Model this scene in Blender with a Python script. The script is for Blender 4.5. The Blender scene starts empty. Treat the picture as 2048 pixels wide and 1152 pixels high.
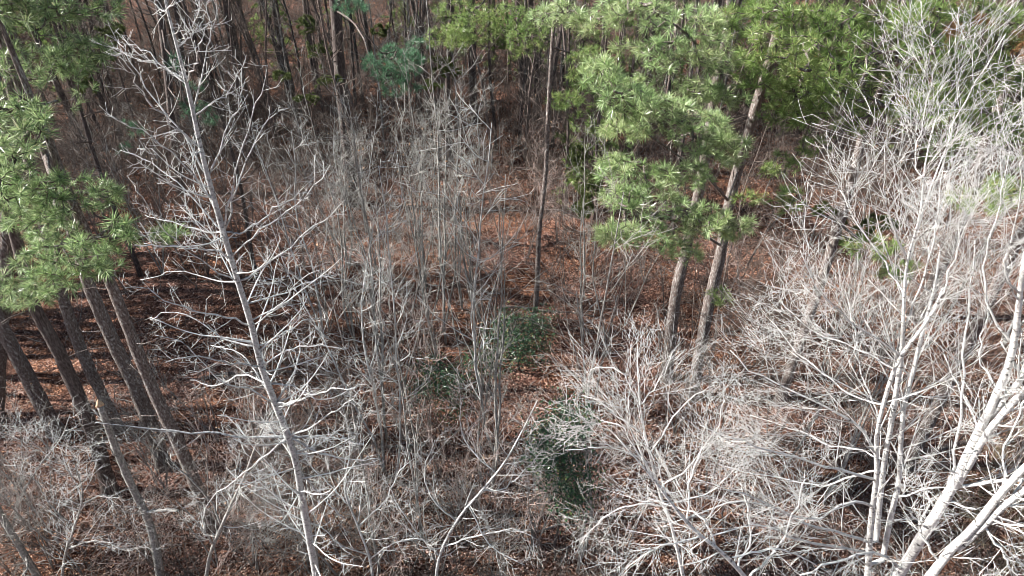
import bpy, math, random
import numpy as np
from mathutils import Vector

rng = np.random.default_rng(7)
random.seed(7)
R = math.radians
scene = bpy.context.scene
COL = scene.collection

# ------------------------------------------------------------------ camera, sky, sun
CAM_H = 16.0
PITCH = R(36.6)            # below the horizon
FPX = 1365.0               # focal length in pixels of the 2048 px wide photograph
cd = bpy.data.cameras.new("camera")
cam = bpy.data.objects.new("camera", cd)
COL.objects.link(cam)
cam.location = (0, 0, CAM_H)
cam.rotation_euler = (math.pi / 2 - PITCH, 0, 0)
cd.sensor_width = 36.0
cd.lens = 36.0 * FPX / 2048.0
cd.clip_start = 0.05
cd.clip_end = 2000
scene.camera = cam

SUN_EL = R(34)
SUN_DIR = np.array([-math.cos(SUN_EL) * 0.998, math.cos(SUN_EL) * 0.06, math.sin(SUN_EL)])
w = bpy.data.worlds.new("World")
scene.world = w
w.use_nodes = True
nt = w.node_tree
sky = nt.nodes.new("ShaderNodeTexSky")
sky.sky_type = 'NISHITA'
sky.sun_disc = False
sky.sun_elevation = SUN_EL
sky.sun_rotation = math.atan2(SUN_DIR[0], SUN_DIR[1])
bg = nt.nodes['Background']
nt.links.new(sky.outputs[0], bg.inputs[0])
bg.inputs[1].default_value = 0.05
ld = bpy.data.lights.new("sun", 'SUN')
ld.energy = 5.0
ld.angle = R(0.5)
ld.color = (1.0, 0.97, 0.925)
sun = bpy.data.objects.new("sun", ld)
COL.objects.link(sun)
sun.rotation_euler = Vector(-SUN_DIR).to_track_quat('-Z', 'Y').to_euler()
sun.location = (-60, 10, 60)
vs = scene.view_settings
vs.view_transform = 'Standard'
vs.look = 'None'
vs.gamma = 1
vs.use_curve_mapping = False
vs.exposure = 1.5
try:
    scene.cycles.pixel_filter_type = 'BLACKMAN_HARRIS'
    scene.cycles.filter_width = 0.8
    scene.cycles.max_bounces = 4
    scene.cycles.diffuse_bounces = 1
    scene.cycles.glossy_bounces = 2
    scene.cycles.transmission_bounces = 2
    scene.cycles.transparent_max_bounces = 4
except Exception:
    pass

SP, CP = math.sin(PITCH), math.cos(PITCH)

def ray(px, py):
    x = (px - 1024.0) / FPX
    y = (py - 576.0) / FPX           # downwards
    return np.array([x, CP - y * SP, -(SP + y * CP)])

def W(px, py, Y):
    """the point of the vertical plane y = Y seen at a pixel of the photograph"""
    r = ray(px, py)
    return np.array([0, 0, CAM_H]) + r * (Y / r[1])

def G(px, py, z=0.0):
    r = ray(px, py)
    return np.array([0, 0, CAM_H]) + r * ((z - CAM_H) / r[2])

def proj(p):
    d = np.asarray(p, float) - np.array([0, 0, CAM_H])
    dep = d[..., 1] * CP - d[..., 2] * SP
    up = d[..., 1] * SP + d[..., 2] * CP
    return 1024 + FPX * d[..., 0] / dep, 576 - FPX * up / dep, dep

def ground_z(x, y):
    x = np.asarray(x, float); y = np.asarray(y, float)
    return (0.22 * np.sin(x * 0.21 + 0.6) * np.cos(y * 0.17) + 0.10 * np.sin(x * 0.6 + y * 0.45)
            + 0.04 * np.sin(x * 1.7 - y * 1.3))

# ------------------------------------------------------------------ materials
def new_mat(name):
    m = bpy.data.materials.new(name)
    m.use_nodes = True
    t = m.node_tree
    b = t.nodes['Principled BSDF']
    return m, t, b

def ramp(t, stops):
    r = t.nodes.new('ShaderNodeValToRGB')
    e = r.color_ramp.elements
    e[0].position, e[0].color = stops[0][0], (*stops[0][1], 1)
    e[1].position, e[1].color = stops[-1][0], (*stops[-1][1], 1)
    for p, c in stops[1:-1]:
        n = e.new(p); n.color = (*c, 1)
    return r

def noise(t, vec, scale, detail=4, rough=0.6):
    n = t.nodes.new('ShaderNodeTexNoise')
    n.inputs['Scale'].default_value = scale
    n.inputs['Detail'].default_value = detail
    n.inputs['Roughness'].default_value = rough
    if vec is not None: t.links.new(vec, n.inputs['Vector'])
    return n

def mapping(t, sc):
    tc = t.nodes.new('ShaderNodeTexCoord')
    mp = t.nodes.new('ShaderNodeMapping')
    mp.inputs['Scale'].default_value = sc
    t.links.new(tc.outputs['Object'], mp.inputs['Vector'])
    return mp.outputs['Vector']

def mixc(t, fac, a, b, mode='MIX'):
    n = t.nodes.new('ShaderNodeMix'); n.data_type = 'RGBA'; n.blend_type = mode
    for s, v in ((0, fac), (6, a), (7, b)):
        if isinstance(v, (int, float)): n.inputs[s].default_value = v
        elif isinstance(v, tuple): n.inputs[s].default_value = (*v, 1)
        else: t.links.new(v, n.inputs[s])
    return n.outputs[2]

def bark_mat(name, stops, sc=(9, 9, 2.5), scale=3.0, bump=0.6, rough=0.9, patch=None):
    m, t, b = new_mat(name)
    v = mapping(t, sc)
    n = noise(t, v, scale, 6, 0.65)
    r = ramp(t, stops)
    t.links.new(n.outputs[0], r.inputs[0])
    out = r.outputs[0]
    if patch:
        v2 = mapping(t, patch[1])
        n2 = noise(t, v2, 1.0, 3, 0.6)
        r2 = ramp(t, [(patch[2], (0, 0, 0)), (patch[3], (1, 1, 1))])
        t.links.new(n2.outputs[0], r2.inputs[0])
        out = mixc(t, r2.outputs[0], out, patch[0])
    t.links.new(out, b.inputs['Base Color'])
    b.inputs['Roughness'].default_value = rough
    b.inputs['Specular IOR Level'].default_value = 0.25
    bp = t.nodes.new('ShaderNodeBump')
    bp.inputs['Strength'].default_value = bump
    bp.inputs['Distance'].default_value = 0.02
    t.links.new(n.outputs[0], bp.inputs['Height'])
    t.links.new(bp.outputs[0], b.inputs['Normal'])
    return m

def island_mat(name, stops, rough=0.6, spec=0.4, trans=0.0, big=None):
    """colour varies from leaf to leaf (needle to needle)"""
    m, t, b = new_mat(name)
    g = t.nodes.new('ShaderNodeNewGeometry')
    r = ramp(t, stops)
    t.links.new(g.outputs['Random Per Island'], r.inputs[0])
    out = r.outputs[0]
    if big:
        v = mapping(t, (1, 1, 1))
        n = noise(t, v, big[1], 2, 0.5)
        rr = ramp(t, [(0.4, (0, 0, 0)), (0.62, (1, 1, 1))])
        t.links.new(n.outputs[0], rr.inputs[0])
        out = mixc(t, rr.outputs[0], out, mixc(t, 1.0, out, big[0], 'MULTIPLY'))
    t.links.new(out, b.inputs['Base Color'])
    b.inputs['Roughness'].default_value = rough
    b.inputs['Specular IOR Level'].default_value = spec
    if trans > 0:
        tr = t.nodes.new('ShaderNodeBsdfTranslucent')
        t.links.new(out, tr.inputs['Color'])
        mx = t.nodes.new('ShaderNodeMixShader')
        mx.inputs[0].default_value = trans
        t.links.new(b.outputs[0], mx.inputs[1])
        t.links.new(tr.outputs[0], mx.inputs[2])
        t.links.new(mx.outputs[0], t.nodes['Material Output'].inputs['Surface'])
    return m

M = {}
M['pine_bark'] = bark_mat('pine_bark', [(0.34, (0.035, 0.026, 0.023)), (0.5, (0.15, 0.118, 0.105)), (0.68, (0.30, 0.255, 0.23))],
                          (22, 22, 6), 2.2, 1.4, patch=((0.40, 0.385, 0.36), (24, 24, 10), 0.53, 0.66))
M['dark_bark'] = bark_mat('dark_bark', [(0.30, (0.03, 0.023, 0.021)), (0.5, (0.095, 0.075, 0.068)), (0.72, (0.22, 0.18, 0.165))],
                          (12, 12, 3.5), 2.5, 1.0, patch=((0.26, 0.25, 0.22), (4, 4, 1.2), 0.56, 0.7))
M['grey_bark'] = bark_mat('grey_bark', [(0.32, (0.10, 0.094, 0.086)), (0.5, (0.25, 0.24, 0.22)), (0.70, (0.50, 0.48, 0.45))],
                          (14, 14, 8), 2.0, 0.5)
M['brown_bark'] = bark_mat('brown_bark', [(0.30, (0.07, 0.05, 0.045)), (0.5, (0.16, 0.125, 0.11)), (0.72, (0.30, 0.255, 0.225))],
                           (14, 14, 8), 2.0, 0.5)
M['pale_bark'] = bark_mat('pale_bark', [(0.32, (0.20, 0.205, 0.20)), (0.48, (0.42, 0.425, 0.415)), (0.66, (0.66, 0.66, 0.64))],
                          (12, 12, 14), 2.4, 0.7, patch=((0.11, 0.105, 0.10), (18, 18, 30), 0.56, 0.66))
M['white_bark'] = bark_mat('white_bark', [(0.28, (0.36, 0.345, 0.325)), (0.45, (0.62, 0.61, 0.585)), (0.7, (0.78, 0.77, 0.745))],
                           (9, 9, 24), 1.6, 0.35, patch=((0.10, 0.092, 0.085), (13, 13, 44), 0.565, 0.64))
M['pale_twig'] = bark_mat('pale_twig', [(0.3, (0.44, 0.45, 0.44)), (0.7, (0.70, 0.70, 0.67))], (6, 6, 6), 2, 0.1)
M['white_twig'] = bark_mat('white_twig', [(0.3, (0.34, 0.33, 0.315)), (0.7, (0.70, 0.69, 0.665))], (4, 4, 4), 2, 0.1)
M['brush_twig'] = bark_mat('brush_twig', [(0.3, (0.05, 0.042, 0.036)), (0.7, (0.17, 0.15, 0.13))], (3, 3, 3), 2, 0.1)
M['grey_twig'] = bark_mat('grey_twig', [(0.3, (0.15, 0.142, 0.13)), (0.7, (0.46, 0.445, 0.41))], (3, 3, 3), 2, 0.1)
M['brown_twig'] = bark_mat('brown_twig', [(0.3, (0.07, 0.052, 0.044)), (0.7, (0.21, 0.17, 0.145))], (3, 3, 3), 2, 0.1)
M['red_twig'] = bark_mat('red_twig', [(0.3, (0.26, 0.19, 0.17)), (0.7, (0.44, 0.36, 0.32))], (3, 3, 3), 2, 0.1)
M['wood'] = bark_mat('broken_wood', [(0.3, (0.35, 0.23, 0.14)), (0.7, (0.62, 0.47, 0.32))], (20, 20, 4), 2, 0.4)
M['needle'] = island_mat('pine_needles', [(0, (0.12, 0.17, 0.07)), (0.35, (0.32, 0.42, 0.165)), (0.7, (0.50, 0.60, 0.28)), (0.93, (0.68, 0.74, 0.48)), (1, (0.58, 0.48, 0.28))],
                         0.32, 0.8, 0.42, big=((0.8, 0.92, 0.85), 0.8))
M['needle_yellow'] = island_mat('yellow_green_needles', [(0, (0.09, 0.14, 0.04)), (0.4, (0.22, 0.31, 0.08)), (0.8, (0.38, 0.48, 0.17)), (0.95, (0.50, 0.56, 0.26)), (1, (0.50, 0.33, 0.16))],
                                0.36, 0.7, 0.42, big=((0.75, 0.88, 0.8), 0.8))
M['needle_blue'] = island_mat('blue_green_needles', [(0, (0.04, 0.10, 0.055)), (0.5, (0.10, 0.22, 0.12)), (1, (0.20, 0.36, 0.20))], 0.4, 0.5, 0.25)
M['needle_cool'] = island_mat('cool_green_needles', [(0, (0.06, 0.12, 0.055)), (0.4, (0.22, 0.31, 0.125)), (0.75, (0.42, 0.52, 0.25)), (0.93, (0.56, 0.66, 0.42)), (1, (0.5, 0.42, 0.25))], 0.32, 0.8, 0.35, big=((0.8, 0.9, 0.75), 0.8))
M['needle_dead'] = island_mat('dead_needles', [(0, (0.20, 0.09, 0.04)), (0.5, (0.36, 0.18, 0.08)), (1, (0.50, 0.30, 0.15))], 0.7, 0.3, 0.2)
M['cedar'] = island_mat('cedar_sprays', [(0, (0.035, 0.05, 0.015)), (0.6, (0.09, 0.12, 0.035)), (1, (0.17, 0.19, 0.06))], 0.6, 0.3, 0.2)
M['holly'] = island_mat('evergreen_leaves', [(0, (0.015, 0.045, 0.02)), (0.6, (0.026, 0.07, 0.03)), (0.93, (0.055, 0.14, 0.05)), (1, (0.25, 0.27, 0.08))], 0.3, 0.7, 0.2)
M['litter'] = island_mat('fallen_leaves', [(0, (0.03, 0.015, 0.012)), (0.3, (0.17, 0.09, 0.066)), (0.65, (0.50, 0.325, 0.262)), (0.9, (0.68, 0.50, 0.42)), (1, (0.82, 0.67, 0.59))],
                         0.75, 0.35, 0.0, big=((1.0, 0.80, 0.60), 0.22))
M['dry_leaf'] = island_mat('dry_hanging_leaves', [(0, (0.36, 0.19, 0.10)), (1, (0.60, 0.40, 0.26))], 0.7, 0.3, 0.25)
M['straw'] = island_mat('dry_grass', [(0, (0.26, 0.20, 0.12)), (1, (0.50, 0.42, 0.29))], 0.7, 0.3, 0.2)

def ground_mat():
    m, t, b = new_mat('forest_floor')
    v = mapping(t, (1, 1, 1))
    vo = t.nodes.new('ShaderNodeTexVoronoi')
    vo.inputs['Scale'].default_value = 19
    t.links.new(v, vo.inputs['Vector'])
    sep = t.nodes.new('ShaderNodeSeparateColor')
    t.links.new(vo.outputs['Color'], sep.inputs[0])
    r = ramp(t, [(0, (0.04, 0.019, 0.014)), (0.5, (0.15, 0.076, 0.055)), (0.85, (0.32, 0.185, 0.14)), (1, (0.48, 0.32, 0.25))])
    t.links.new(sep.outputs[0], r.inputs[0])
    n = noise(t, v, 0.35, 5, 0.6)
    r2 = ramp(t, [(0.38, (1.0, 0.95, 0.95)), (0.62, (1.0, 0.80, 0.60))])
    t.links.new(n.outputs[0], r2.inputs[0])
    out = mixc(t, 1.0, r.outputs[0], r2.outputs[0], 'MULTIPLY')
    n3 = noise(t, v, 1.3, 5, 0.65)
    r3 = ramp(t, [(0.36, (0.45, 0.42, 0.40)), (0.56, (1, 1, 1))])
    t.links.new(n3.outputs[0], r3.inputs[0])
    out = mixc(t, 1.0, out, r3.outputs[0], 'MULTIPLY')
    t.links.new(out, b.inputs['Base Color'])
    b.inputs['Roughness'].default_value = 0.95
    b.inputs['Specular IOR Level'].default_value = 0.2
    bp = t.nodes.new('ShaderNodeBump')
    bp.inputs['Strength'].default_value = 0.9
    bp.inputs['Distance'].default_value = 0.06
    n4 = noise(t, v, 9, 4, 0.7)
    t.links.new(n4.outputs[0], bp.inputs['Height'])
    t.links.new(bp.outputs[0], b.inputs['Normal'])
    return m
M['ground'] = ground_mat()

# ------------------------------------------------------------------ mesh helpers
def nrm(v):
    return v / np.maximum(np.linalg.norm(v, axis=-1, keepdims=True), 1e-9)

def mesh_from(name, V, F, mat, smooth=True):
    """V (n,3); F list of int arrays (m,k), each with its own k"""
    me = bpy.data.meshes.new(name)
    V = np.ascontiguousarray(V, dtype=np.float32)
    me.vertices.add(len(V))
    me.vertices.foreach_set('co', V.ravel())
    loops = np.concatenate([f.ravel() for f in F]).astype(np.int32)
    tot = np.concatenate([np.full(len(f), f.shape[1]) for f in F]).astype(np.int32)
    start = np.concatenate([[0], np.cumsum(tot)[:-1]]).astype(np.int32)
    me.loops.add(len(loops))
    me.loops.foreach_set('vertex_index', loops)
    me.polygons.add(len(tot))
    me.polygons.foreach_set('loop_start', start)
    me.polygons.foreach_set('loop_total', tot)
    if smooth:
        me.polygons.foreach_set('use_smooth', np.ones(len(tot), dtype=bool))
    me.materials.append(mat)
    me.update(calc_edges=True)
    return me

def link(name, me, parent=None):
    o = bpy.data.objects.new(name, me)
    COL.objects.link(o)
    if parent is not None: o.parent = parent
    return o

class Tubes:
    def __init__(s): s.V = []; s.F = []; s.n = 0
    def add(s, P, Rd, sides=3, lump=0.0):
        """P (N,K,3) strands, Rd (N,K) radii"""
        if len(P) == 0: return
        N, K, _ = P.shape
        T = np.empty_like(P)
        T[:, 1:-1] = P[:, 2:] - P[:, :-2]
        T[:, 0] = P[:, 1] - P[:, 0]; T[:, -1] = P[:, -1] - P[:, -2]
        T = nrm(T)
        mean = nrm(P[:, -1] - P[:, 0])
        ref = np.where(np.abs(mean[:, 2:3]) < 0.8, np.array([[0., 0, 1]]), np.array([[1., 0, 0]]))
        ref = np.repeat(ref[:, None, :], K, 1)
        A = nrm(np.cross(T, ref)); B = np.cross(T, A)
        a = np.arange(sides) * 2 * math.pi / sides
        ca, sa = np.cos(a), np.sin(a)
        rr = Rd[:, :, None] * np.ones(sides)
        if lump > 0: rr = rr * (1 + rng.normal(0, lump, rr.shape))
        V = P[:, :, None, :] + rr[..., None] * (A[:, :, None, :] * ca[:, None] + B[:, :, None, :] * sa[:, None])
        idx = s.n + np.arange(N * K * sides).reshape(N, K, sides)
        nx = np.roll(idx, -1, axis=2)
        q = np.stack([idx[:, :-1], nx[:, :-1], nx[:, 1:], idx[:, 1:]], -1).reshape(-1, 4)
        s.V.append(V.reshape(-1, 3)); s.F.append(q); s.n += N * K * sides
        # end caps
        if sides == 3: s.F.append(idx[:, -1, ::1].reshape(-1, 3))
        else: s.F.append(idx[:, -1].reshape(-1, sides)); s.F.append(idx[:, 0, ::-1].reshape(-1, sides))
    def obj(s, name, mat, parent=None, origin=None, smooth=True):
        V = np.concatenate(s.V)
        if origin is not None: V = V - origin
        me = mesh_from(name, V, s.F, mat, smooth)
        return link(name, me, parent)

def resample(P, K):
    """smooth Catmull-Rom through points P (m,3+) -> (K,...)"""
    P = np.asarray(P, float)
    if len(P) == 2:
        t = np.linspace(0, 1, K)[:, None]
        return P[0] * (1 - t) + P[1] * t
    d = np.concatenate([[0], np.cumsum(np.linalg.norm(np.diff(P[:, :3], axis=0), axis=1))])
    t = np.linspace(0, d[-1], K)
    E = np.vstack([2 * P[0] - P[1], P, 2 * P[-1] - P[-2]])
    out = []
    for x in t:
        i = min(max(np.searchsorted(d, x, 'right') - 1, 0), len(P) - 2)
        u = (x - d[i]) / max(d[i + 1] - d[i], 1e-9)
        p0, p1, p2, p3 = E[i], E[i + 1], E[i + 2], E[i + 3]
        out.append(0.5 * ((2 * p1) + (-p0 + p2) * u + (2 * p0 - 5 * p1 + 4 * p2 - p3) * u * u + (-p0 + 3 * p1 - 3 * p2 + p3) * u ** 3))
    return np.array(out)

def grow(P, Rd, n, L, ang=(30, 60), K=5, up=0.0, wig=0.12, t0=0.15, t1=1.0, rs=0.55, rmin=0.002, rmax=1, taper=0.35, endshrink=0.5, bias=None):
    """n children on each strand; L = (min,max) length in metres"""
    N, KP, _ = P.shape
    tot = N * n
    par = np.repeat(np.arange(N), n)
    k = np.tile(np.arange(n), N)
    t = t0 + (t1 - t0) * (k + rng.random(tot)) / n
    f = t * (KP - 1); i = np.clip(f.astype(int), 0, KP - 2); u = (f - i)[:, None]
    base = P[par, i] * (1 - u) + P[par, i + 1] * u
    tan = nrm(P[par, i + 1] - P[par, i])
    r0 = Rd[par, i] * (1 - u[:, 0]) + Rd[par, i + 1] * u[:, 0]
    rnd = rng.normal(size=(tot, 3))
    if bias is not None: rnd += bias
    perp = nrm(np.cross(tan, nrm(np.cross(rnd, tan))) * -1)
    a = np.radians(rng.uniform(ang[0], ang[1], tot))[:, None]
    d = nrm(tan * np.cos(a) + perp * np.sin(a))
    ln = rng.uniform(L[0], L[1], tot) * (1 - endshrink * (t - t0) / max(t1 - t0, 1e-6))
    rr = np.clip(r0 * rs, rmin, rmax)
    Q = np.empty((tot, K, 3)); Q[:, 0] = base
    st = (ln / (K - 1))[:, None]
    for j in range(1, K):
        Q[:, j] = Q[:, j - 1] + d * st
        d = nrm(d + rng.normal(0, wig, (tot, 3)) + np.array([0, 0, up]))
    tp = np.linspace(1, taper, K)[None, :]
    return Q, np.maximum(rr[:, None] * tp, rmin * 0.7)

# ------------------------------------------------------------------ things
THINGS = []
def thing(name, cat, loc, label=None, group=None, auto=None, ref=None):
    o = bpy.data.objects.new(name, None)
    COL.objects.link(o)
    o.empty_display_size = 0.5
    o.location = loc
    o['category'] = cat
    if label: o['label'] = label
    if group: o['group'] = group
    if auto: THINGS.append((o, auto, ref if ref is not None else tuple(loc)))
    return o

def copy_thing(src, loc, rz, s, label=None, group=None, auto=None, ref=None):
    c = src.copy(); COL.objects.link(c)
    c.location = loc; c.rotation_euler = (random.uniform(-.04, .04), random.uniform(-.04, .04), rz); c.scale = (s, s, s)
    for ch in list(src.children):
        d = ch.copy(); COL.objects.link(d); d.parent = c
        for g in ch.children:
            e = g.copy(); COL.objects.link(e); e.parent = d
    if label: c['label'] = label
    if group: c['group'] = group
    if auto: THINGS.append((c, auto, ref if ref is not None else tuple(loc)))
    return c

# ------------------------------------------------------------------ ground
def build_ground():
    xs = np.concatenate([np.linspace(-400, -62, 10), np.linspace(-60, 60, 241), np.linspace(62, 400, 10)])
    ys = np.concatenate([np.linspace(-120, -11, 8), np.linspace(-10, 80, 181), np.linspace(82, 500, 14)])
    X, Y = np.meshgrid(xs, ys)
    Z = ground_z(X, Y) + 0.03 * rng.normal(size=X.shape)
    V = np.stack([X, Y, Z], -1).reshape(-1, 3)
    nx, ny = len(xs), len(ys)
    i = np.arange(nx * ny).reshape(ny, nx)
    F = np.stack([i[:-1, :-1], i[:-1, 1:], i[1:, 1:], i[1:, :-1]], -1).reshape(-1, 4)
    o = link('ground', mesh_from('ground', V, [F], M['ground']))
    o['kind'] = 'structure'

def leaf_quads(P, size, flat=0.5, aspect=0.6):
    """curled four-cornered leaves (two folded faces) at P"""
    n = len(P)
    d = rng.normal(size=(n, 3)); d[:, 2] *= flat; d = nrm(d)
    up = rng.normal(size=(n, 3)) * flat * 0.7 + np.array([0, 0, 1.0])
    s = nrm(np.cross(d, up)); up = np.cross(s, d)
    sz = (size * rng.uniform(0.6, 1.3, n))[:, None]
    a = P - d * sz * 0.5; b = P + d * sz * 0.5
    l = P + s * sz * aspect * 0.5 + up * sz * rng.uniform(0, .3, (n, 1))
    r = P - s * sz * aspect * 0.5 + up * sz * rng.uniform(0, .3, (n, 1))
    V = np.stack([a, r, b, l], 1).reshape(-1, 3)
    i = np.arange(n) * 4
    F = np.concatenate([np.stack([i, i + 1, i + 2], -1), np.stack([i, i + 2, i + 3], -1)])
    return V, F

def scatter_ground(n, y0=4, y1=70, pw=1.0):
    """points on the ground inside the widened view, denser near"""
    u = rng.random(n) ** pw
    y = y0 * (y1 / y0) ** u
    x = rng.uniform(-1, 1, n) * (y * 0.82 + 7)
    return x, y

def build_litter():
    x, y = scatter_ground(430000)
    z = ground_z(x, y) + rng.uniform(0.01, 0.07, len(x))
    V, F = leaf_quads(np.stack([x, y, z], -1), 0.056, 0.5, 0.6)
    o = link('leaf_litter', mesh_from('leaf_litter', V, [F], M['litter'], False))
    o['kind'] = 'stuff'; o['label'] = 'reddish brown fallen leaves covering the forest floor'; o['category'] = 'leaf litter'

def build_brush():
    """the low tangle of twigs, brown and grey"""
    for nm, mat, n, seed, lab in (('brush_tangle', 'brush_twig', 2600, 1, 'low tangle of bare grey twigs and vines over the forest floor'),
                                  ('briar_tangle', 'brown_twig', 2600, 2, 'low tangle of brown and reddish briars and dead twigs over the forest floor')):
        x, y = scatter_ground(n, 6, 55, 0.85)
        # patches: leave the clear lane in the middle right open
        px, py, dep = proj(np.stack([x, y, np.zeros(n)], -1))
        keep = ~((px > 990) & (px < 1300) & (py > 440) & (py < 1100) & (rng.random(n) < 0.8))
        keep &= ~((px < 520) & (py > 600) & (py < 1060) & (rng.random(n) < 0.7))
        keep &= (np.sin(x * 0.7 + seed) + np.sin(y * 0.55 + 2 * seed) + np.sin((x + y) * .31) > rng.uniform(-2.2, 0.6, n))
        x, y = x[keep], y[keep]; n = len(x)
        P0 = np.stack([x, y, ground_z(x, y)], -1)
        K = 6
        d = rng.normal(size=(n, 3)); d[:, 2] = np.abs(d[:, 2]) + 1.0; d = nrm(d)
        ln = rng.uniform(0.6, 2.4, n)[:, None] / (K - 1)
        Q = np.empty((n, K, 3)); Q[:, 0] = P0
        for j in range(1, K):
            Q[:, j] = Q[:, j - 1] + d * ln
            d = nrm(d + rng.normal(0, 0.28, (n, 3)) + np.array([0, 0, -0.10]))
        r = rng.uniform(0.007, 0.013, n)[:, None] * np.linspace(1, .4, K)[None]
        T = Tubes(); T.add(Q, r, 3)
        A, ra = grow(Q, r, 4, (0.35, 1.3), (25, 75), 5, 0.0, 0.25, rs=.65, rmin=.0055)
        T.add(A, ra, 3)
        B, rb = grow(A, ra, 2, (0.2, 0.6), (25, 75), 4, 0.0, 0.2, rs=.75, rmin=.0045)
        T.add(B, rb, 3)
        o = T.obj(nm, M[mat]); o['kind'] = 'stuff'; o['label'] = lab; o['category'] = 'undergrowth'
    n = 16000
    y = rng.uniform(27, 75, n); x = rng.uniform(-1, 1, n) * (y * .8 + 4)
    keep = np.sin(x * .45) + np.sin(y * .35 + 1) + np.sin((x - y) * .21) > rng.uniform(-3, .4, n)
    x, y = x[keep], y[keep]; n = len(x); K = 6
    d = rng.normal(size=(n, 3)); d[:, 2] = np.abs(d[:, 2]) + 1.2; d = nrm(d)
    ln = rng.uniform(0.8, 3.4, n)[:, None] / (K - 1)
    Q = np.empty((n, K, 3)); Q[:, 0] = np.stack([x, y, ground_z(x, y)], -1)
    for j in range(1, K):
        Q[:, j] = Q[:, j - 1] + d * ln; d = nrm(d + rng.normal(0, .2, (n, 3)))
    r = rng.uniform(0.010, 0.02, n)[:, None] * np.linspace(1, .5, K)[None]
    T = Tubes(); T.add(Q, r, 3)
    A, ra = grow(Q, r, 4, (0.5, 1.4), (25, 70), 4, 0.02, 0.2, rs=.7, rmin=.009); T.add(A, ra, 3)
    B, rb = grow(A, ra, 2, (0.3, .7), (25, 70), 3, 0.02, 0.2, rs=.7, rmin=.008); T.add(B, rb, 3)
    o = T.obj('far_thicket', M['brown_twig']); o['kind'] = 'stuff'; o['label'] = 'far brown thicket of bare twigs between the back trees'; o['category'] = 'undergrowth'
    # dry fallen sticks
    x, y = scatter_ground(2600, 6, 50, 0.9)
    n = len(x)
    P0 = np.stack([x, y, ground_z(x, y) + 0.05], -1)
    d = rng.normal(size=(n, 3)); d[:, 2] *= 0.1; d = nrm(d)
    K = 5; ln = rng.uniform(0.3, 1.8, n)[:, None] / (K - 1)
    Q = np.empty((n, K, 3)); Q[:, 0] = P0
    for j in range(1, K):
        Q[:, j] = Q[:, j - 1] + d * ln; d = nrm(d + rng.normal(0, .15, (n, 3)) * np.array([1, 1, .25]))
    T = Tubes(); T.add(Q, rng.uniform(.004, .013, n)[:, None] * np.linspace(1, .5, K)[None], 3)
    o = T.obj('fallen_sticks', M['grey_twig']); o['kind'] = 'stuff'; o['label'] = 'dry grey sticks lying among the fallen leaves'; o['category'] = 'sticks'

# ------------------------------------------------------------------ needles
def needles(P, A, n=60, L=0.2, wd=0.0095, spread=(10, 92), stem=0.07):
    """tufts at P with axis A: n needles each, one thin bent blade per needle"""
    m = len(P)
    tip = np.repeat(P, n, 0); ax = np.repeat(nrm(A), n, 0)
    q = rng.normal(size=(m * n, 3)); q = nrm(q - (q * ax).sum(1, keepdims=True) * ax)
    th = np.radians(rng.uniform(spread[0], spread[1], m * n))[:, None]
    d = nrm(ax * np.cos(th) + q * np.sin(th))
    b = tip - ax * rng.uniform(0, stem, (m * n, 1))
    ln = np.repeat(rng.uniform(.6, 1.25, m), n)[:, None] * L * rng.uniform(0.75, 1.1, (m * n, 1))
    s = nrm(np.cross(d, rng.normal(size=(m * n, 3)))) * wd * 0.5
    mid = b + d * ln * 0.55
    d2 = nrm(d + ax * 0.15 + np.array([0, 0, -0.12]))
    e = mid + d2 * ln * 0.45
    V = np.stack([b - s * .8, b + s * .8, mid + s, mid - s, e], 1).reshape(-1, 3)
    i = np.arange(m * n) * 5
    return V, [np.stack([i, i + 1, i + 2, i + 3], -1), np.stack([i + 3, i + 2, i + 4], -1)]

class Soup:
    def __init__(s): s.V = []; s.F = []; s.n = 0
    def add(s, V, F):
        for f in F: s.F.append(f + s.n)
        s.V.append(V); s.n += len(V)
    def obj(s, name, mat, parent=None, origin=None):
        V = np.concatenate(s.V)
        if origin is not None: V = V - origin
        return link(name, mesh_from(name, V, s.F, mat, False), parent)

def colonize(nodes, tips, sag=-0.1, K=5, rt=0.005, rmax=0.05):
    """join every tip to the nearest piece of wood, nearest tips first; radii from what hangs on each piece"""
    nodes = [np.asarray(p, float) for p in nodes]
    N0 = len(nodes)
    own = [-1] * N0
    d0 = np.linalg.norm(tips[:, None] - np.array(nodes)[None], axis=2).min(1)
    order = np.argsort(d0)
    pts = np.zeros((N0 + len(tips) * K, 3)); pts[:N0] = nodes
    cnt = N0
    strands = []; parents = []
    for ti in order:
        tp = tips[ti]
        dd = np.linalg.norm(pts[:cnt] - tp, axis=1)
        j = int(dd.argmin())
        a = pts[j]; ln = dd[j]
        c = (a + tp) / 2 + np.array([0, 0, sag * ln]) + rng.normal(0, 0.10 * ln, 3)
        u = np.linspace(0, 1, K)[:, None]
        Q = (1 - u) ** 2 * a + 2 * u * (1 - u) * c + u * u * tp
        Q[1:-1] += rng.normal(0, .02 * ln, (K - 2, 3))
        strands.append(Q); parents.append(own[j])
        pts[cnt:cnt + K - 1] = Q[1:]; own += [len(strands) - 1] * (K - 1)
        cnt += K - 1
    w = np.ones(len(strands))
    for i in range(len(strands) - 1, -1, -1):
        if parents[i] >= 0: w[parents[i]] += w[i]
    P = np.array(strands)
    r0 = np.minimum(rt * w ** 0.5, rmax)
    Rd = r0[:, None] * np.linspace(1, .65, K)[None]
    ax = nrm(P[:, -1] - P[:, -2])
    return P, Rd, ax

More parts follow.
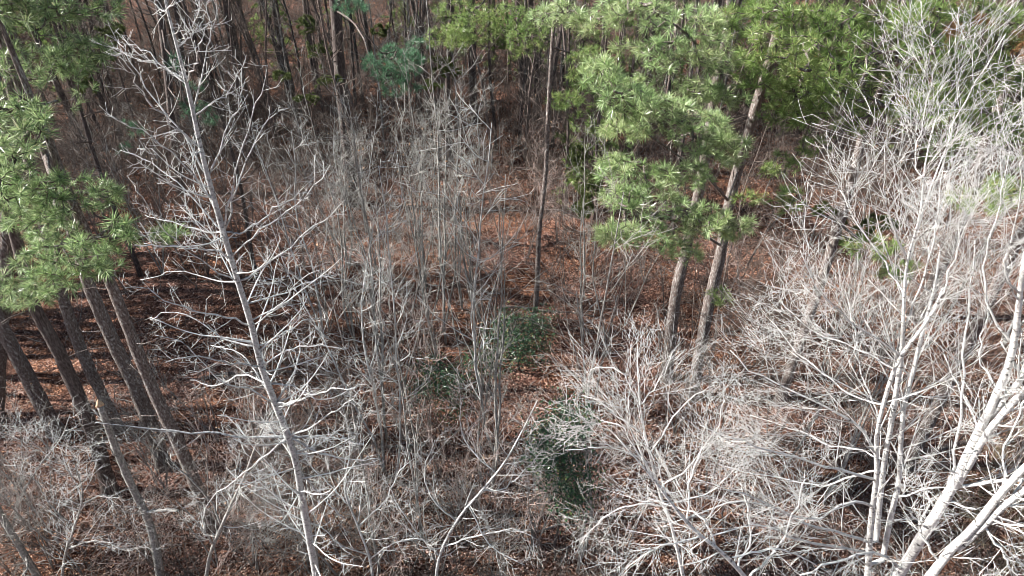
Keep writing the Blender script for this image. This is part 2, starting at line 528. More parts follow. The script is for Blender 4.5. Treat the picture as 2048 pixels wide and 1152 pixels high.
WSC = 0.72
def trunk_trace(pts, Y, K=24, WSC=0.66):
    """pts: (px,py,width px); Y number or (Y_first, Y_last). Top first."""
    n = len(pts)
    Ys = np.linspace(*(Y if isinstance(Y, tuple) else (Y, Y)), n)
    P = []; Rr = []
    for (px, py, wd), y in zip(pts, Ys):
        p = W(px, py, y); dep = proj(p)[2]
        P.append([*p, WSC * wd / FPX * dep / 2])
    A = resample(np.array(P), K)
    return A[:, :3], A[:, 3]

# ------------------------------------------------------------------ hero pines
def blob_tips(blobs):
    """(px,py,rx,ry,Y,dY,n) -> tip points inside slanted slabs of foliage"""
    out = []
    for px, py, rx, ry, Y, dY, n in blobs:
        n = int(n * 1.9)
        a = rng.random(n) * 2 * math.pi; r = np.sqrt(rng.random(n))
        X = px + rx * r * np.cos(a); Yp = py + ry * r * np.sin(a)
        yy = Y + rng.uniform(-1, 1, n) * dY
        for x_, y_, q in zip(X, Yp, yy):
            p = W(x_, y_, q)
            if math.sin(p[0] * 3.1 + 1) + math.sin(p[2] * 4.3 + p[0]) + math.sin(p[1] * 3.7 - p[2] * 2) > -1.15: out.append(p)
    return np.array(out)

def dead_branches(P, Rd, n=14, L=(0.4, 1.6), t0=0.05, t1=0.95):
    T = []
    A, ra = grow(P[None], Rd[None], n, L, (60, 100), 6, 0.02, 0.14, t0, t1, rs=.12, rmin=.008, rmax=.02, endshrink=0)
    B, rb = grow(A, ra, 3, (0.2, 0.6), (30, 70), 4, 0.0, 0.2, rs=.6, rmin=.004)
    return [(A, ra), (B, rb)]

def hero_pine(trace, Y, label, blobs, cat='pine tree', mat='needle', bark='pine_bark', limbs=(), top_crown=True, needle_n=32, L=0.205,
              dead=12, name='pine_tree', extend=18.0, down=True, group='pines standing in the wood'):
    P, Rd = trunk_trace(trace, Y, 24, 0.84)   # top first
    P, Rd = P[::-1], Rd[::-1]                 # base first
    # carry the trunk on into the ground and up to its top
    Pl = list(P); Rl = list(Rd)
    d = nrm(P[0] - P[4]); gz = float(ground_z(P[0][0], P[0][1]))
    if P[0][2] > gz - 0.1 and down:
        k = (P[0][2] - gz + 0.25) / max(-d[2], .3)
        Pl.insert(0, P[0] + d * k); Rl.insert(0, Rd[0] * 1.15)
    if extend and P[-1][2] < extend:
        d = nrm(P[-1] - P[-6]) + np.array([0, 0, .3]); d = nrm(d)
        k = (extend - P[-1][2]) / d[2]
        for u in (0.33, 0.66, 1.0):
            Pl.append(P[-1] + d * k * u); Rl.append(Rd[-1] * (1 - .75 * u))
    A = resample(np.column_stack([Pl, Rl]), 40)
    P, Rd = A[:, :3], A[:, 3]
    Rd[:3] *= np.array([1.35, 1.15, 1.05])
    base = P[0].copy(); base[2] = float(ground_z(base[0], base[1]))
    root = thing(name, cat, base, label, group)
    T = Tubes(); T.add(P[None], Rd[None], 12, 0.05); T.obj('trunk', M[bark], root, base)
    TB = Tubes(); S = Soup()
    if dead:
        for a, b in dead_branches(P, Rd, dead): TB.add(a, b, 4)
    nodes = list(P[P[:, 2] > 4.5])
    for lb in limbs:
        # a traced limb: ((px,py,w),...), Y0,Y1
        pts, y0, y1 = lb
        LP, LR = trunk_trace(pts, (y0, y1), 12)
        j = np.linalg.norm(P - LP[0], axis=1).argmin()
        LP = np.vstack([P[j], LP]); LR = np.concatenate([[LR[0]], LR])
        TB.add(LP[None], LR[None], 6)
        nodes += list(LP)
    if blobs:
        tips = blob_tips(blobs)
        Q, qr, ax = colonize(nodes, tips)
        TB.add(Q, qr, 4)
        ax = nrm(ax + np.array([0, 0, 0.55]))
        V, F = needles(Q[:, -1], ax, needle_n, L); S.add(V, F)
        # second tufts beside the first
        sel = rng.random(len(Q)) < .25
        V, F = needles(Q[sel, -2], nrm(ax[sel] + rng.normal(0, .6, ax[sel].shape)), needle_n // 2, L * .85); S.add(V, F)
    if top_crown:
        up = P[P[:, 2] > 13.0]
        if len(up) > 1:
            a, ra = grow(up[None], np.full((1, len(up)), .06), 22, (1.4, 3.0), (55, 95), 7, .04, .1, 0, 1, rs=.5, rmin=.01)
            b, rb = grow(a, ra, 5, (.4, 1.1), (30, 65), 4, .05, .12, .3, 1, rmin=.006)
            TB.add(a, ra, 4); TB.add(b, rb, 3)
            e = np.concatenate([a[:, -1], b[:, -1]]); ea = np.concatenate([a[:, -1] - a[:, -2], b[:, -1] - b[:, -2]])
            V, F = needles(e, nrm(ea) + np.array([0, 0, .4]), 34, .22, .009); S.add(V, F)
    if TB.V: TB.obj('branches', M['dark_bark'] if bark == 'dark_bark' else M['pine_bark'], root, base)
    if S.V: S.obj('crown', M[mat], root, base)
    return root

def gY(px, py): return float(G(px, py)[1])

def build_hero_pines():
    # ---- left stand
    hero_pine([(-60, 520, 26), (0, 646, 30), (48, 740, 32), (95, 831, 34), (118, 872, 35)], gY(118, 872),
              'thick brown pine trunk entering from the left edge, leftmost of the pine trunks at left', [],  bark='pine_bark', dead=8, extend=15.0, mat='needle_cool')
    hero_pine([(0, 380, 20), (38, 500, 24), (65, 606, 27), (110, 690, 29), (150, 776, 30), (190, 880, 32), (222, 985, 34)], gY(222, 985),
              'dark shaded pine trunk second from the left edge, its foot in black shadow',
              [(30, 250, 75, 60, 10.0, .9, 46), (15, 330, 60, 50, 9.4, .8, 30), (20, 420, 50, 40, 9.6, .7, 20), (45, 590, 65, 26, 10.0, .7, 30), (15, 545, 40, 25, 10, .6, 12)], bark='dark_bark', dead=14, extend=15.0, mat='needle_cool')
    hero_pine([(-20, 60, 14), (0, 30 + 60, 16), (25, 200, 18), (60, 330, 20), (90, 460, 22), (120, 576, 24), (165, 706, 25), (210, 801, 26), (240, 865, 27)], gY(240, 865),
              'grey pine trunk with flaky bark between the dark trunk and the red-brown trunk at left',
              [(60, 30, 75, 45, 12.5, 1.0, 34), (150, 110, 75, 45, 12.5, 1.0, 40), (50, 130, 60, 45, 12.2, 1.0, 26), (120, 20, 60, 25, 13, .8, 18), (215, 15, 30, 22, 13, .6, 10)],  dead=14, extend=15.0, mat='needle_cool')
    hero_pine([(60, 230, 17), (100, 330, 20), (140, 450, 23), (180, 576, 28), (230, 690, 30), (280, 796, 31), (330, 936, 33)], gY(330, 936),
              'smooth reddish brown pine trunk beside the tall lichen-speckled one, in the left stand',
              [(140, 390, 95, 42, 10.6, .9, 46), (105, 455, 70, 40, 10.2, .8, 32), (215, 395, 35, 22, 10.8, .5, 12), (60, 400, 40, 30, 10, .6, 12)], dead=12, extend=15.0, mat='needle_cool')
    hero_pine([(60, 190, 15), (95, 270, 17), (122, 345, 19), (165, 450, 22), (225, 576, 25), (300, 766, 27), (370, 916, 29), (425, 1056, 31)], gY(425, 1056),
              'tall straight pine trunk speckled with pale lichen along its sunlit left edge',
              [(130, 510, 85, 40, 9.0, .8, 36), (235, 470, 40, 36, 9.2, .5, 18), (105, 560, 60, 30, 8.9, .5, 18), (335, 468, 36, 16, 9.6, .4, 10), (205, 525, 50, 28, 9.2, .5, 12)], dead=10, extend=15.0, mat='needle_cool')
    hero_pine([(-120, -200, 20), (-60, 0, 24), (0, 200, 28), (20, 330, 28), (0, 700, 30)], 14.5,
              'pine mostly outside the left edge whose needles fill the far left of the photo',
              [(20, 20, 50, 30, 13, .8, 20), (10, 210, 40, 40, 12, .8, 16), (150, 190, 50, 30, 14, .6, 10)],  dead=6, extend=15.0, mat='needle_cool')
    # ---- right stand
    hero_pine([(1566, 10, 21), (1545, 100, 22), (1512, 210, 23), (1490, 290, 24), (1462, 390, 25), (1440, 510, 26), (1418, 610, 27), (1400, 700, 27), (1386, 782, 29)], gY(1386, 782),
              'pale flaky pine trunk rising behind the great bright green bough, right of centre',
              [(1200, 150, 42, 32, 12.6, .7, 24), (1255, 205, 60, 32, 12.4, .8, 40), (1330, 235, 66, 42, 12.4, .8, 50), (1400, 265, 62, 42, 12.6, .8, 46), (1460, 300, 42, 30, 12.8, .7, 26),
               (1250, 255, 50, 28, 12.8, .6, 24), (1225, 335, 38, 26, 12.8, .6, 20), (1300, 350, 55, 26, 12.6, .7, 32), (1385, 350, 50, 26, 12.8, .7, 20),
               (1240, 395, 40, 26, 12.2, .6, 20), (1320, 410, 60, 28, 12.0, .7, 38), (1400, 440, 62, 30, 12.0, .7, 42), (1465, 455, 48, 24, 12.2, .6, 24),
               (1235, 468, 46, 26, 11.8, .6, 30), (1310, 475, 42, 30, 11.8, .6, 26), (1365, 505, 42, 26, 12.0, .5, 22)],
              limbs=[([(1455, 400, 9), (1410, 350, 8), (1340, 300, 7), (1260, 240, 6), (1200, 190, 5)], 14.6, 12.6),
                     ([(1440, 490, 8), (1390, 460, 7), (1320, 430, 6), (1250, 440, 4)], 14.8, 12.0)], dead=12, needle_n=34, extend=14.5)
    hero_pine([(1462, -30, 18), (1455, 60, 20), (1430, 180, 22), (1414, 290, 24), (1395, 395, 25), (1372, 500, 26), (1350, 600, 27), (1334, 745, 30)], gY(1334, 745),
              'shaded grey pine trunk standing just left behind the pale flaky one',
              [(1120, 30, 60, 26, 16, .8, 32), (1190, 45, 50, 26, 15.4, .8, 28), (1300, 30, 60, 26, 14.8, .8, 36), (1390, 50, 60, 40, 14.4, .8, 42), (1335, 110, 60, 35, 14.4, .8, 36), (1290, 165, 42, 26, 14.6, .6, 18),
               (1440, 110, 50, 40, 14.4, .8, 30), (1260, 95, 36, 20, 15, .6, 12), (1400, 185, 50, 30, 14.2, .6, 26), (1240, 15, 50, 20, 15, .8, 20), (1460, 190, 40, 24, 14.2, .5, 14), (1340, 180, 40, 22, 14.2, .5, 12)],
              limbs=[([(1432, 190, 8), (1474, 160, 7), (1424, 120, 7), (1364, 60, 6), (1314, 30, 5)], 15.8, 14.6)], mat='needle', dead=10, extend=14.5)
    hero_pine([(1818, -40, 20), (1808, 30, 21), (1790, 90, 22), (1768, 175, 22), (1735, 235, 21), (1702, 370, 21), (1668, 480, 22), (1640, 570, 22), (1605, 670, 23), (1560, 800, 24)], gY(1560, 800),
              'leaning pale grey pine trunk running down through the right side of the photo',
              [(1600, 50, 60, 40, 15, .9, 40), (1680, 40, 60, 35, 15, .9, 36), (1640, 120, 60, 40, 14.8, .9, 40), (1720, 110, 50, 40, 14.6, .8, 32), (1590, 180, 50, 35, 14.5, .8, 30), (1660, 200, 60, 35, 14.5, .8, 34),
               (1560, 230, 45, 28, 14, .6, 18), (1610, 235, 45, 30, 14.2, .6, 18), (1750, 205, 40, 30, 14.4, .6, 16), (1540, 130, 40, 40, 14.6, .6, 18), (1850, 30, 50, 30, 14.6, .8, 26), (1790, 160, 30, 30, 14.4, .5, 14), (1490, 40, 45, 40, 15, .8, 30), (1550, 15, 50, 26, 15, .8, 24), (1520, 90, 50, 40, 13.8, .8, 34), (1600, 110, 60, 45, 13.6, .8, 40), (1690, 160, 50, 40, 13.6, .8, 34), (1560, 330, 40, 24, 14, .5, 12), (1500, 395, 30, 20, 13.6, .4, 10), (1500, 150, 40, 30, 14.6, .6, 18), (1760, 40, 60, 35, 15, .8, 34), (1700, 250, 40, 22, 14.4, .5, 12), (1840, 110, 50, 40, 14.6, .8, 26), (1630, 290, 36, 20, 14.2, .5, 10)],
              limbs=[([(1770, 170, 7), (1820, 130, 6), (1870, 100, 5)], 14.4, 13.8)], mat='needle_yellow', dead=12, extend=14.8)
    hero_pine([(2085, 380, 22), (2040, 470, 24), (1960, 640, 25), (1885, 790, 26), (1812, 932, 29)], gY(1812, 932),
              'brown pine trunk leaning right behind the white stems, orange ground at its foot',
              [(1960, 400, 70, 25, 11, .8, 22), (2010, 375, 40, 30, 11, .8, 16), (1740, 500, 60, 25, 11.5, .7, 22), (1790, 540, 50, 22, 11.3, .7, 16), (1570, 400, 40, 25, 12.5, .6, 14), (1440, 590, 26, 20, 12, .4, 8)],
              mat='needle_yellow', dead=8, extend=14)
    hero_pine([(2110, -40, 24), (2060, 90, 26), (1990, 240, 26), (1930, 420, 27), (1870, 560, 28)], gY(1840, 640),
              'pine in the top right corner with many orange dead needles among the green',
              [(1950, 30, 60, 30, 17, .9, 34), (2020, 60, 45, 45, 17, .9, 34), (1900, 120, 60, 40, 15, .9, 44), (1830, 60, 50, 40, 15.4, .9, 30), (1930, 200, 60, 40, 14.6, .9, 34), (2010, 250, 40, 40, 14.6, .9, 26), (1870, 300, 40, 30, 14.6, .6, 14), (1980, 150, 60, 40, 16.5, .9, 34), (1860, 200, 50, 35, 16, .8, 24), (1960, 230, 55, 30, 16, .8, 18), (2030, 180, 30, 60, 16, .8, 18)],
              mat='needle_yellow', dead=12)
    # dead orange needles hanging in that corner pine
    pts = blob_tips([(1905, 60, 22, 14, 16.4, .5, 10), (1965, 40, 24, 10, 16.4, .5, 9), (1800, 200, 16, 14, 15, .3, 5), (1900, 95, 30, 12, 16.2, .4, 8), (2035, 90, 14, 30, 16.4, .4, 8)])
    V, F = needles(pts, rng.normal(size=pts.shape) + np.array([0, 0, -.6]), 34, .2, .006)
    r = [o for o in bpy.data.objects if o.name.startswith('pine_tree') and 'top right corner' in str(o.get('label'))][0]
    b = np.array(r.location); S = Soup(); S.add(V, F); o = S.obj('dead_needles', M['needle_dead'], r, b); o['label'] = 'orange dead needle clusters'
    # ---- middle
    hero_pine([(1112, -20, 9), (1106, 65, 9), (1097, 215, 10), (1091, 350, 10), (1078, 470, 11), (1074, 575, 12), (1067, 645, 13)], gY(1067, 645),
              'thin straight dark pine trunk near the centre, evergreen bush at its foot', [], bark='pine_bark', dead=22)
    hero_pine([(664, -40, 26), (672, 30, 26), (680, 150, 27), (690, 250, 28), (698, 330, 28), (706, 410, 30)], gY(706, 410),
              'stout rough dark pine trunk in the upper middle left, tallest behind the saplings',
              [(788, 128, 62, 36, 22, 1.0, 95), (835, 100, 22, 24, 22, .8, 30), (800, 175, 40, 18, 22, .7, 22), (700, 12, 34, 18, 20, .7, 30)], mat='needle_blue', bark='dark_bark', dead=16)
    hero_pine([(942, -30, 16), (944, 60, 17), (946, 180, 18), (950, 240, 19)], gY(950, 245),
              'dark pine trunk in the upper middle carrying yellow-green boughs at the top edge',
              [(900, 75, 50, 26, 26, 1.5, 60), (950, 55, 55, 30, 26, 1.5, 75), (1010, 40, 55, 30, 26, 1.5, 70), (920, 25, 60, 22, 27, 1.5, 50), (1060, 80, 45, 34, 25, 1.5, 55), (1130, 200, 36, 18, 24, 1, 36), (1165, 150, 30, 22, 24, 1, 26), (1180, 120, 50, 26, 24, 1, 40)],
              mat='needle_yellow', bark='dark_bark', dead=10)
    hero_pine([(300, -120, 14), (316, 0, 16), (332, 120, 17), (350, 300, 18), (362, 380, 19)], gY(362, 380),
              'slim dark pine behind the upper part of the pale bare tree, with small blue-green tufts',
              [(352, 120, 18, 16, 22, .6, 6), (395, 170, 26, 12, 22, .6, 6), (385, 215, 40, 22, 22, .6, 12), (415, 235, 25, 15, 22, .6, 6), (255, 245, 18, 9, 21, .4, 3), (275, 262, 18, 8, 21, .4, 3), (247, 298, 16, 10, 21, .4, 4)],
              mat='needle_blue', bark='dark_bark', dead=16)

# ------------------------------------------------------------------ traced bare trees
def bare_tree(name, cat, label, stems, limbs, twigmat, barkmat, base_extra=True, lv=((12, (.4, 1.1), (30, 65)), (5, (.2, .5), (30, 70)), (3, (.08, .22), (35, 80))),
              wig=.13, up=.05, stem_lv=None, rmin=.0028, group='bare trees', seed=0, lump=.05, limb_name='limb', auto=None):
    root_base = None
    SP_, SR_ = [], []
    for pts, Y in stems:
        P, Rd = trunk_trace(pts, Y, 30)
        P, Rd = P[::-1], Rd[::-1]
        SP_.append(P); SR_.append(Rd)
    # first stem reaches the ground
    P, Rd = SP_[0], SR_[0]
    gz = float(ground_z(P[0][0], P[0][1]))
    if P[0][2] > gz:
        d = nrm(P[0] - P[5]); d[2] = min(d[2], -.8); d = nrm(d)
        k = (P[0][2] - gz + .2) / -d[2]
        ext = [P[0] + d * k * u for u in (1, .75, .5, .25)]
        er = [Rd[0] * (1 + .45 * u) for u in (1, .75, .5, .25)]
        A = resample(np.column_stack([np.vstack([ext, P]), np.concatenate([er, Rd])]), 44)
        SP_[0], SR_[0] = A[:, :3], A[:, 3]
    base = SP_[0][0].copy(); base[2] = float(ground_z(base[0], base[1]))
    root = thing(name, cat, base, label, group)
    for i in range(len(SP_)):
        P, Rd = SP_[i], SR_[i]
        if i > 0:   # join to nearest wood of earlier stems or straight down to the foot
            allp = np.vstack(SP_[:1]); j = np.linalg.norm(allp - P[0], axis=1).argmin()
            if np.linalg.norm(allp[j] - P[0]) > .03:
                P = np.vstack([allp[j], P]); Rd = np.concatenate([[Rd[0]], Rd])
            SP_[i], SR_[i] = P, Rd
        T = Tubes(); T.add(P[None], Rd[None], 9, lump); T.obj('trunk', M[barkmat], root, base)
    T2 = Tubes()
    parents = []
    for pts, dY in limbs:
        # pts from the stem outwards; first is snapped to the nearest stem point as seen
        q = np.vstack([p for p in SP_]); X, Yy, _ = proj(q)
        j = ((X - pts[0][0]) ** 2 + (Yy - pts[0][1]) ** 2).argmin()
        n = len(pts); Y0 = q[j][1]
        raw = []
        for k, (px, py, wd) in enumerate(pts):
            p = q[j] if k == 0 else W(px, py, Y0 + dY * k / (n - 1))
            raw.append([*p, .68 * wd / FPX * proj(p)[2] / 2])
        A = resample(np.array(raw), 14)
        A[1:-1, :3] += rng.normal(0, .012, (12, 3))
        T = Tubes(); T.add(A[None, :, :3], A[None, :, 3], 6, lump); T.obj(limb_name, M[barkmat], root, base)
        parents.append((A[None, :, :3], A[None, :, 3]))
    def levels(P, Rd, spec, t0=.12):
        for li, (n, L, an) in enumerate(spec):
            P, Rd = grow(P, Rd, n, L, an, 6 if li == 0 else 5, up, wig, t0 if li == 0 else .15, 1.0, rs=.45 if li == 0 else .6, rmin=rmin, rmax=.012)
            T2.add(P, Rd, 4 if li == 0 else 3)
    for P, Rd in parents: levels(P, Rd, lv)
    if auto:
        n_, L_, an_, a0, a1 = auto
        Pp = resample(np.column_stack([SP_[0], SR_[0]]), 40)
        A_, ra_ = grow(Pp[None, :, :3], Pp[None, :, 3], n_, L_, an_, 9, up, wig * .7, a0, a1, rs=.3, rmin=.0055, rmax=.012, endshrink=.35)
        T2.add(A_, ra_, 5)
        levels(A_, ra_, lv)
    for P, Rd in zip(SP_, SR_):
        Pp = resample(np.column_stack([P, Rd]), 30)
        levels(Pp[None, :, :3], Pp[None, :, 3], stem_lv or lv, .35)
    T2.obj('twigs', M[twigmat], root, base)
    return root

def build_pale_tree():
    Y = 6.6
    stem = [(318, -60, 7), (330, 0, 9), (345, 60, 11), (372, 160, 14), (400, 290, 17), (437, 430, 20), (475, 560, 21), (500, 640, 22), (522, 730, 23), (548, 800, 24), (575, 870, 25), (592, 925, 25), (602, 985, 26), (616, 1060, 26), (634, 1160, 28)]
    L = [
        ([(342, 50, 4), (320, 20, 4), (300, -20, 3)], .3), ([(345, 45, 4), (352, 0, 3), (350, -40, 2)], -.3),
        ([(350, 62, 4), (385, 70, 3), (405, 40, 2), (420, 0, 2)], .4), ([(360, 110, 4), (380, 60, 3), (395, 20, 2), (410, -30, 2)], .2),
        ([(362, 140, 5), (310, 115, 4), (275, 95, 3), (235, 85, 2)], .5), ([(366, 160, 5), (395, 120, 4), (405, 80, 3)], -.5),
        ([(383, 215, 5), (405, 130, 4), (425, 60, 3), (440, 10, 2)], .3), ([(380, 195, 6), (330, 135, 4), (270, 115, 3), (225, 95, 2)], .6),
        ([(388, 240, 5), (425, 205, 4), (455, 190, 3), (480, 140, 2)], .5), ([(402, 310, 6), (335, 240, 5), (275, 170, 4), (240, 95, 2)], -.6),
        ([(405, 330, 6), (360, 260, 5), (300, 190, 4), (260, 120, 3), (240, 100, 2)], .4), ([(410, 340, 6), (455, 260, 4), (480, 190, 3), (490, 120, 2)], .3),
        ([(430, 420, 7), (375, 340, 5), (300, 270, 4), (215, 228, 3)], -.4), ([(440, 440, 7), (475, 340, 5), (500, 240, 4), (525, 170, 3), (535, 130, 2)], -.2),
        ([(445, 440, 6), (500, 300, 4), (540, 240, 3), (580, 215, 2)], .3), ([(440, 445, 6), (370, 380, 4), (300, 325, 3), (240, 300, 2)], .6),
        ([(448, 470, 6), (400, 460, 4), (330, 440, 3), (290, 430, 2)], .8), ([(452, 480, 6), (500, 460, 5), (540, 420, 4), (590, 395, 3), (612, 385, 2)], .2),
        ([(462, 505, 6), (520, 460, 5), (590, 410, 4), (650, 350, 3), (660, 330, 2)], -.5), ([(460, 510, 6), (420, 500, 5), (350, 495, 4), (270, 490, 3)], -.6),
        ([(475, 555, 6), (530, 530, 5), (590, 480, 4), (650, 440, 3), (690, 400, 2)], .4), ([(470, 545, 6), (400, 520, 4), (330, 460, 3), (270, 380, 2)], -.3),
        ([(482, 580, 6), (430, 560, 4), (350, 545, 3), (280, 560, 2)], .7), ([(490, 600, 6), (560, 590, 4), (640, 555, 3), (690, 560, 2)], .6),
        ([(497, 640, 7), (440, 630, 5), (380, 620, 4), (290, 580, 3), (250, 575, 2)], -.5), ([(500, 650, 6), (550, 620, 4), (600, 560, 3), (640, 540, 2)], -.6),
        ([(508, 680, 7), (450, 680, 5), (400, 640, 4), (340, 625, 3), (300, 640, 2)], .3), ([(512, 690, 6), (560, 670, 4), (610, 640, 3), (655, 640, 2)], .8),
        ([(518, 720, 7), (470, 730, 5), (400, 715, 4), (330, 725, 3)], -.8), ([(525, 740, 6), (580, 700, 4), (640, 690, 3), (690, 700, 2)], -.4),
        ([(535, 765, 7), (580, 770, 5), (640, 800, 4), (690, 785, 3), (720, 770, 2)], .3), ([(532, 770, 7), (490, 750, 5), (430, 770, 4), (380, 760, 2)], .6),
        ([(545, 800, 8), (600, 800, 6), (650, 780, 4), (710, 775, 3)], -.7), ([(545, 800, 7), (500, 780, 5), (440, 760, 4), (370, 690, 3), (310, 670, 2)], -.4),
        ([(560, 870, 10), (500, 875, 8), (440, 868, 6), (350, 862, 5), (250, 850, 3), (190, 845, 2)], -.5), ([(565, 872, 9), (620, 872, 6), (690, 878, 4), (720, 890, 2)], .4),
        ([(570, 880, 8), (630, 850, 5), (690, 810, 4), (720, 780, 2)], -.5), ([(575, 890, 7), (640, 905, 5), (700, 920, 4), (760, 918, 2)], .2),
        ([(560, 868, 7), (520, 920, 5), (470, 960, 4), (420, 1000, 3), (400, 1060, 2)], .7), ([(590, 930, 6), (640, 990, 4), (690, 1040, 3)], .5),
        ([(585, 915, 6), (640, 890, 4), (680, 860, 3), (715, 870, 2)], .9), ([(600, 990, 6), (560, 970, 4), (500, 985, 3)], -.6),
        ([(548, 800, 7), (590, 740, 5), (600, 690, 3), (630, 660, 2)], .5), ([(540, 790, 6), (510, 740, 4), (470, 700, 3), (420, 690, 2)], .9),
    ]
    bare_tree('bare_tree', 'bare tree', 'tall pale grey leafless tree with one slender trunk and many crooked side limbs',
              [([(a, b, c * .85) for a, b, c in stem], Y)], L, 'pale_twig', 'pale_bark', lv=((9, (.15, .5), (35, 75)), (3, (.06, .2), (35, 75))),
              stem_lv=((12, (.2, .6), (40, 80)), (4, (.08, .2), (35, 80))), wig=.085, up=.07, rmin=.0028, group='bare trees near the camera', auto=(36, (.9, 2.0), (50, 82), .36, .86))

def build_birches():
    # clump with three close stems
    stems = [([(1886, 576, 7), (1861, 636, 9), (1831, 672, 10), (1806, 706, 11), (1786, 746, 12), (1762, 826, 12), (1752, 886, 13), (1754, 936, 14), (1750, 976, 15), (1740, 1060, 17), (1735, 1160, 19)], 5.6),
             ([(1870, 240, 4), (1850, 330, 5), (1840, 430, 6), (1815, 520, 8), (1808, 600, 10), (1805, 680, 12), (1800, 730, 14), (1791, 790, 15), (1781, 856, 15), (1768, 925, 15), (1760, 1000, 16), (1752, 1080, 17)], (5.9, 5.7)),
             ([(1880, 500, 5), (1870, 570, 8), (1856, 626, 10), (1841, 680, 11), (1826, 746, 12), (1808, 816, 13), (1801, 896, 14), (1797, 966, 15), (1780, 1040, 16), (1765, 1120, 16)], (6.1, 5.7))]
    L = [([(1736, 971, 9), (1686, 941, 8), (1611, 921, 6), (1536, 900, 5), (1464, 876, 4), (1400, 850, 3)], -.6),
         ([(1750, 890, 9), (1721, 860, 8), (1676, 826, 7), (1586, 781, 5), (1510, 745, 4), (1460, 700, 2)], .4),
         ([(1745, 1000, 9), (1700, 1000, 8), (1640, 1040, 7), (1560, 1020, 5), (1480, 985, 4), (1400, 960, 2)], -.9),
         ([(1740, 1086, 9), (1686, 1066, 8), (1611, 1046, 7), (1536, 1011, 6), (1459, 1005, 5), (1380, 1030, 3), (1310, 1060, 2)], -.8),
         ([(1740, 1100, 9), (1690, 1096, 8), (1600, 1080, 7), (1530, 1050, 5), (1450, 1060, 4), (1380, 1100, 2)], -1.2),
         ([(1790, 745, 6), (1760, 720, 5), (1700, 690, 4), (1620, 660, 3), (1560, 600, 2)], .5),
         ([(1800, 710, 6), (1760, 680, 5), (1700, 640, 4), (1640, 580, 3), (1600, 500, 2)], -.3),
         ([(1808, 600, 6), (1780, 540, 5), (1730, 470, 4), (1700, 420, 3), (1680, 380, 2)], .5),
         ([(1815, 520, 5), (1780, 440, 4), (1770, 380, 3), (1768, 290, 2)], -.4),
         ([(1806, 640, 6), (1845, 560, 5), (1865, 480, 4), (1880, 380, 3), (1890, 300, 2)], .2),
         ([(1860, 640, 5), (1890, 570, 5), (1920, 480, 4), (1950, 420, 3), (1980, 380, 2)], .6),
         ([(1840, 430, 5), (1870, 350, 4), (1895, 280, 3), (1940, 180, 2.5), (2010, 70, 2)], .2),
         ([(1845, 380, 4), (1830, 300, 3), (1850, 220, 2), (1875, 120, 2)], .3),
         ([(1756, 830, 6), (1735, 780, 5), (1715, 720, 4), (1705, 650, 3), (1690, 580, 2)], .7),
         ([(1768, 925, 6), (1720, 900, 5), (1660, 890, 4), (1590, 860, 3), (1500, 830, 2)], .9),
         ([(1765, 800, 6), (1700, 790, 5), (1640, 740, 4), (1590, 700, 3), (1540, 640, 2)], 1.0),
         ([(1760, 950, 7), (1710, 950, 6), (1650, 970, 5), (1580, 960, 4), (1520, 950, 3), (1440, 930, 2)], .6)]
    bare_tree('white_barked_tree', 'bare tree', 'white-barked leafless clump with three thin upright stems close together, lower right',
              stems, L, 'white_twig', 'white_bark', lv=((12, (.5, 1.5), (20, 55)), (6, (.3, .8), (20, 55)), (2, (.15, .4), (20, 55))),
              stem_lv=((16, (.6, 1.8), (20, 55)), (5, (.3, .8), (20, 55)), (2, (.15, .35), (20, 55))), wig=.055, up=.05, rmin=.0025, group='white-barked bare trees')
    # great leaning trunk forking
    stems = [([(2052, 500, 12), (2041, 576, 15), (2036, 626, 17), (2026, 696, 19), (2014, 741, 20), (1986, 806, 23), (1961, 856, 25), (1921, 941, 27), (1886, 1006, 29), (1836, 1086, 30), (1791, 1160, 32)], 5.0),
             ([(2130, 620, 12), (2080, 690, 15), (2040, 760, 17), (2005, 800, 18), (1982, 835, 18)], (4.9, 5.0)),
             ([(2120, 720, 13), (2060, 770, 17), (2016, 816, 19), (1975, 866, 20), (1943, 921, 20), (1912, 975, 20)], (4.8, 5.0))]
    L = [([(1908, 980, 10), (1950, 968, 10), (1990, 963, 10), (2048, 958, 9), (2110, 950, 7)], -.3),
         ([(1890, 1000, 7), (1930, 1010, 6), (1980, 1030, 6), (2048, 1052, 5), (2100, 1080, 4)], -.5),
         ([(1885, 990, 7), (1911, 901, 7), (1921, 846, 7), (1923, 776, 6), (1926, 716, 6), (1936, 651, 5), (1941, 576, 4), (1950, 480, 3)], .4),
         ([(1850, 1070, 7), (1800, 1000, 5), (1850, 980, 5), (1890, 975, 4)], -.5),
         ([(1800, 1130, 9), (1760, 1110, 8), (1680, 1120, 7), (1600, 1150, 5)], -.7),
         ([(2026, 700, 7), (1990, 640, 6), (1970, 560, 5), (1980, 470, 4), (2000, 380, 3), (2020, 300, 2)], .4),
         ([(2041, 580, 7), (2060, 500, 6), (2050, 420, 5), (2060, 330, 4), (2048, 250, 2)], .4),
         ([(2040, 600, 6), (2010, 530, 5), (2030, 450, 4), (2040, 360, 3), (2070, 260, 2)], -.3),
         ([(2000, 790, 7), (1970, 740, 5), (1960, 690, 4), (1975, 620, 3), (1960, 540, 2)], .7),
         ([(1961, 860, 6), (1930, 800, 5), (1900, 740, 4), (1880, 690, 3)], .8)]
    bare_tree('white_barked_tree', 'bare tree', 'thickest white-barked trunk leaning to the right edge and forking, lower right',
              stems, L, 'white_twig', 'white_bark', lv=((10, (.5, 1.4), (20, 55)), (6, (.3, .7), (20, 55)), (2, (.15, .35), (20, 55))),
              stem_lv=((14, (.4, 1.0), (25, 60)), (5, (.2, .5), (25, 60)), (3, (.1, .24), (25, 60))), wig=.055, up=.05, rmin=.0025, group='white-barked bare trees', lump=.07)
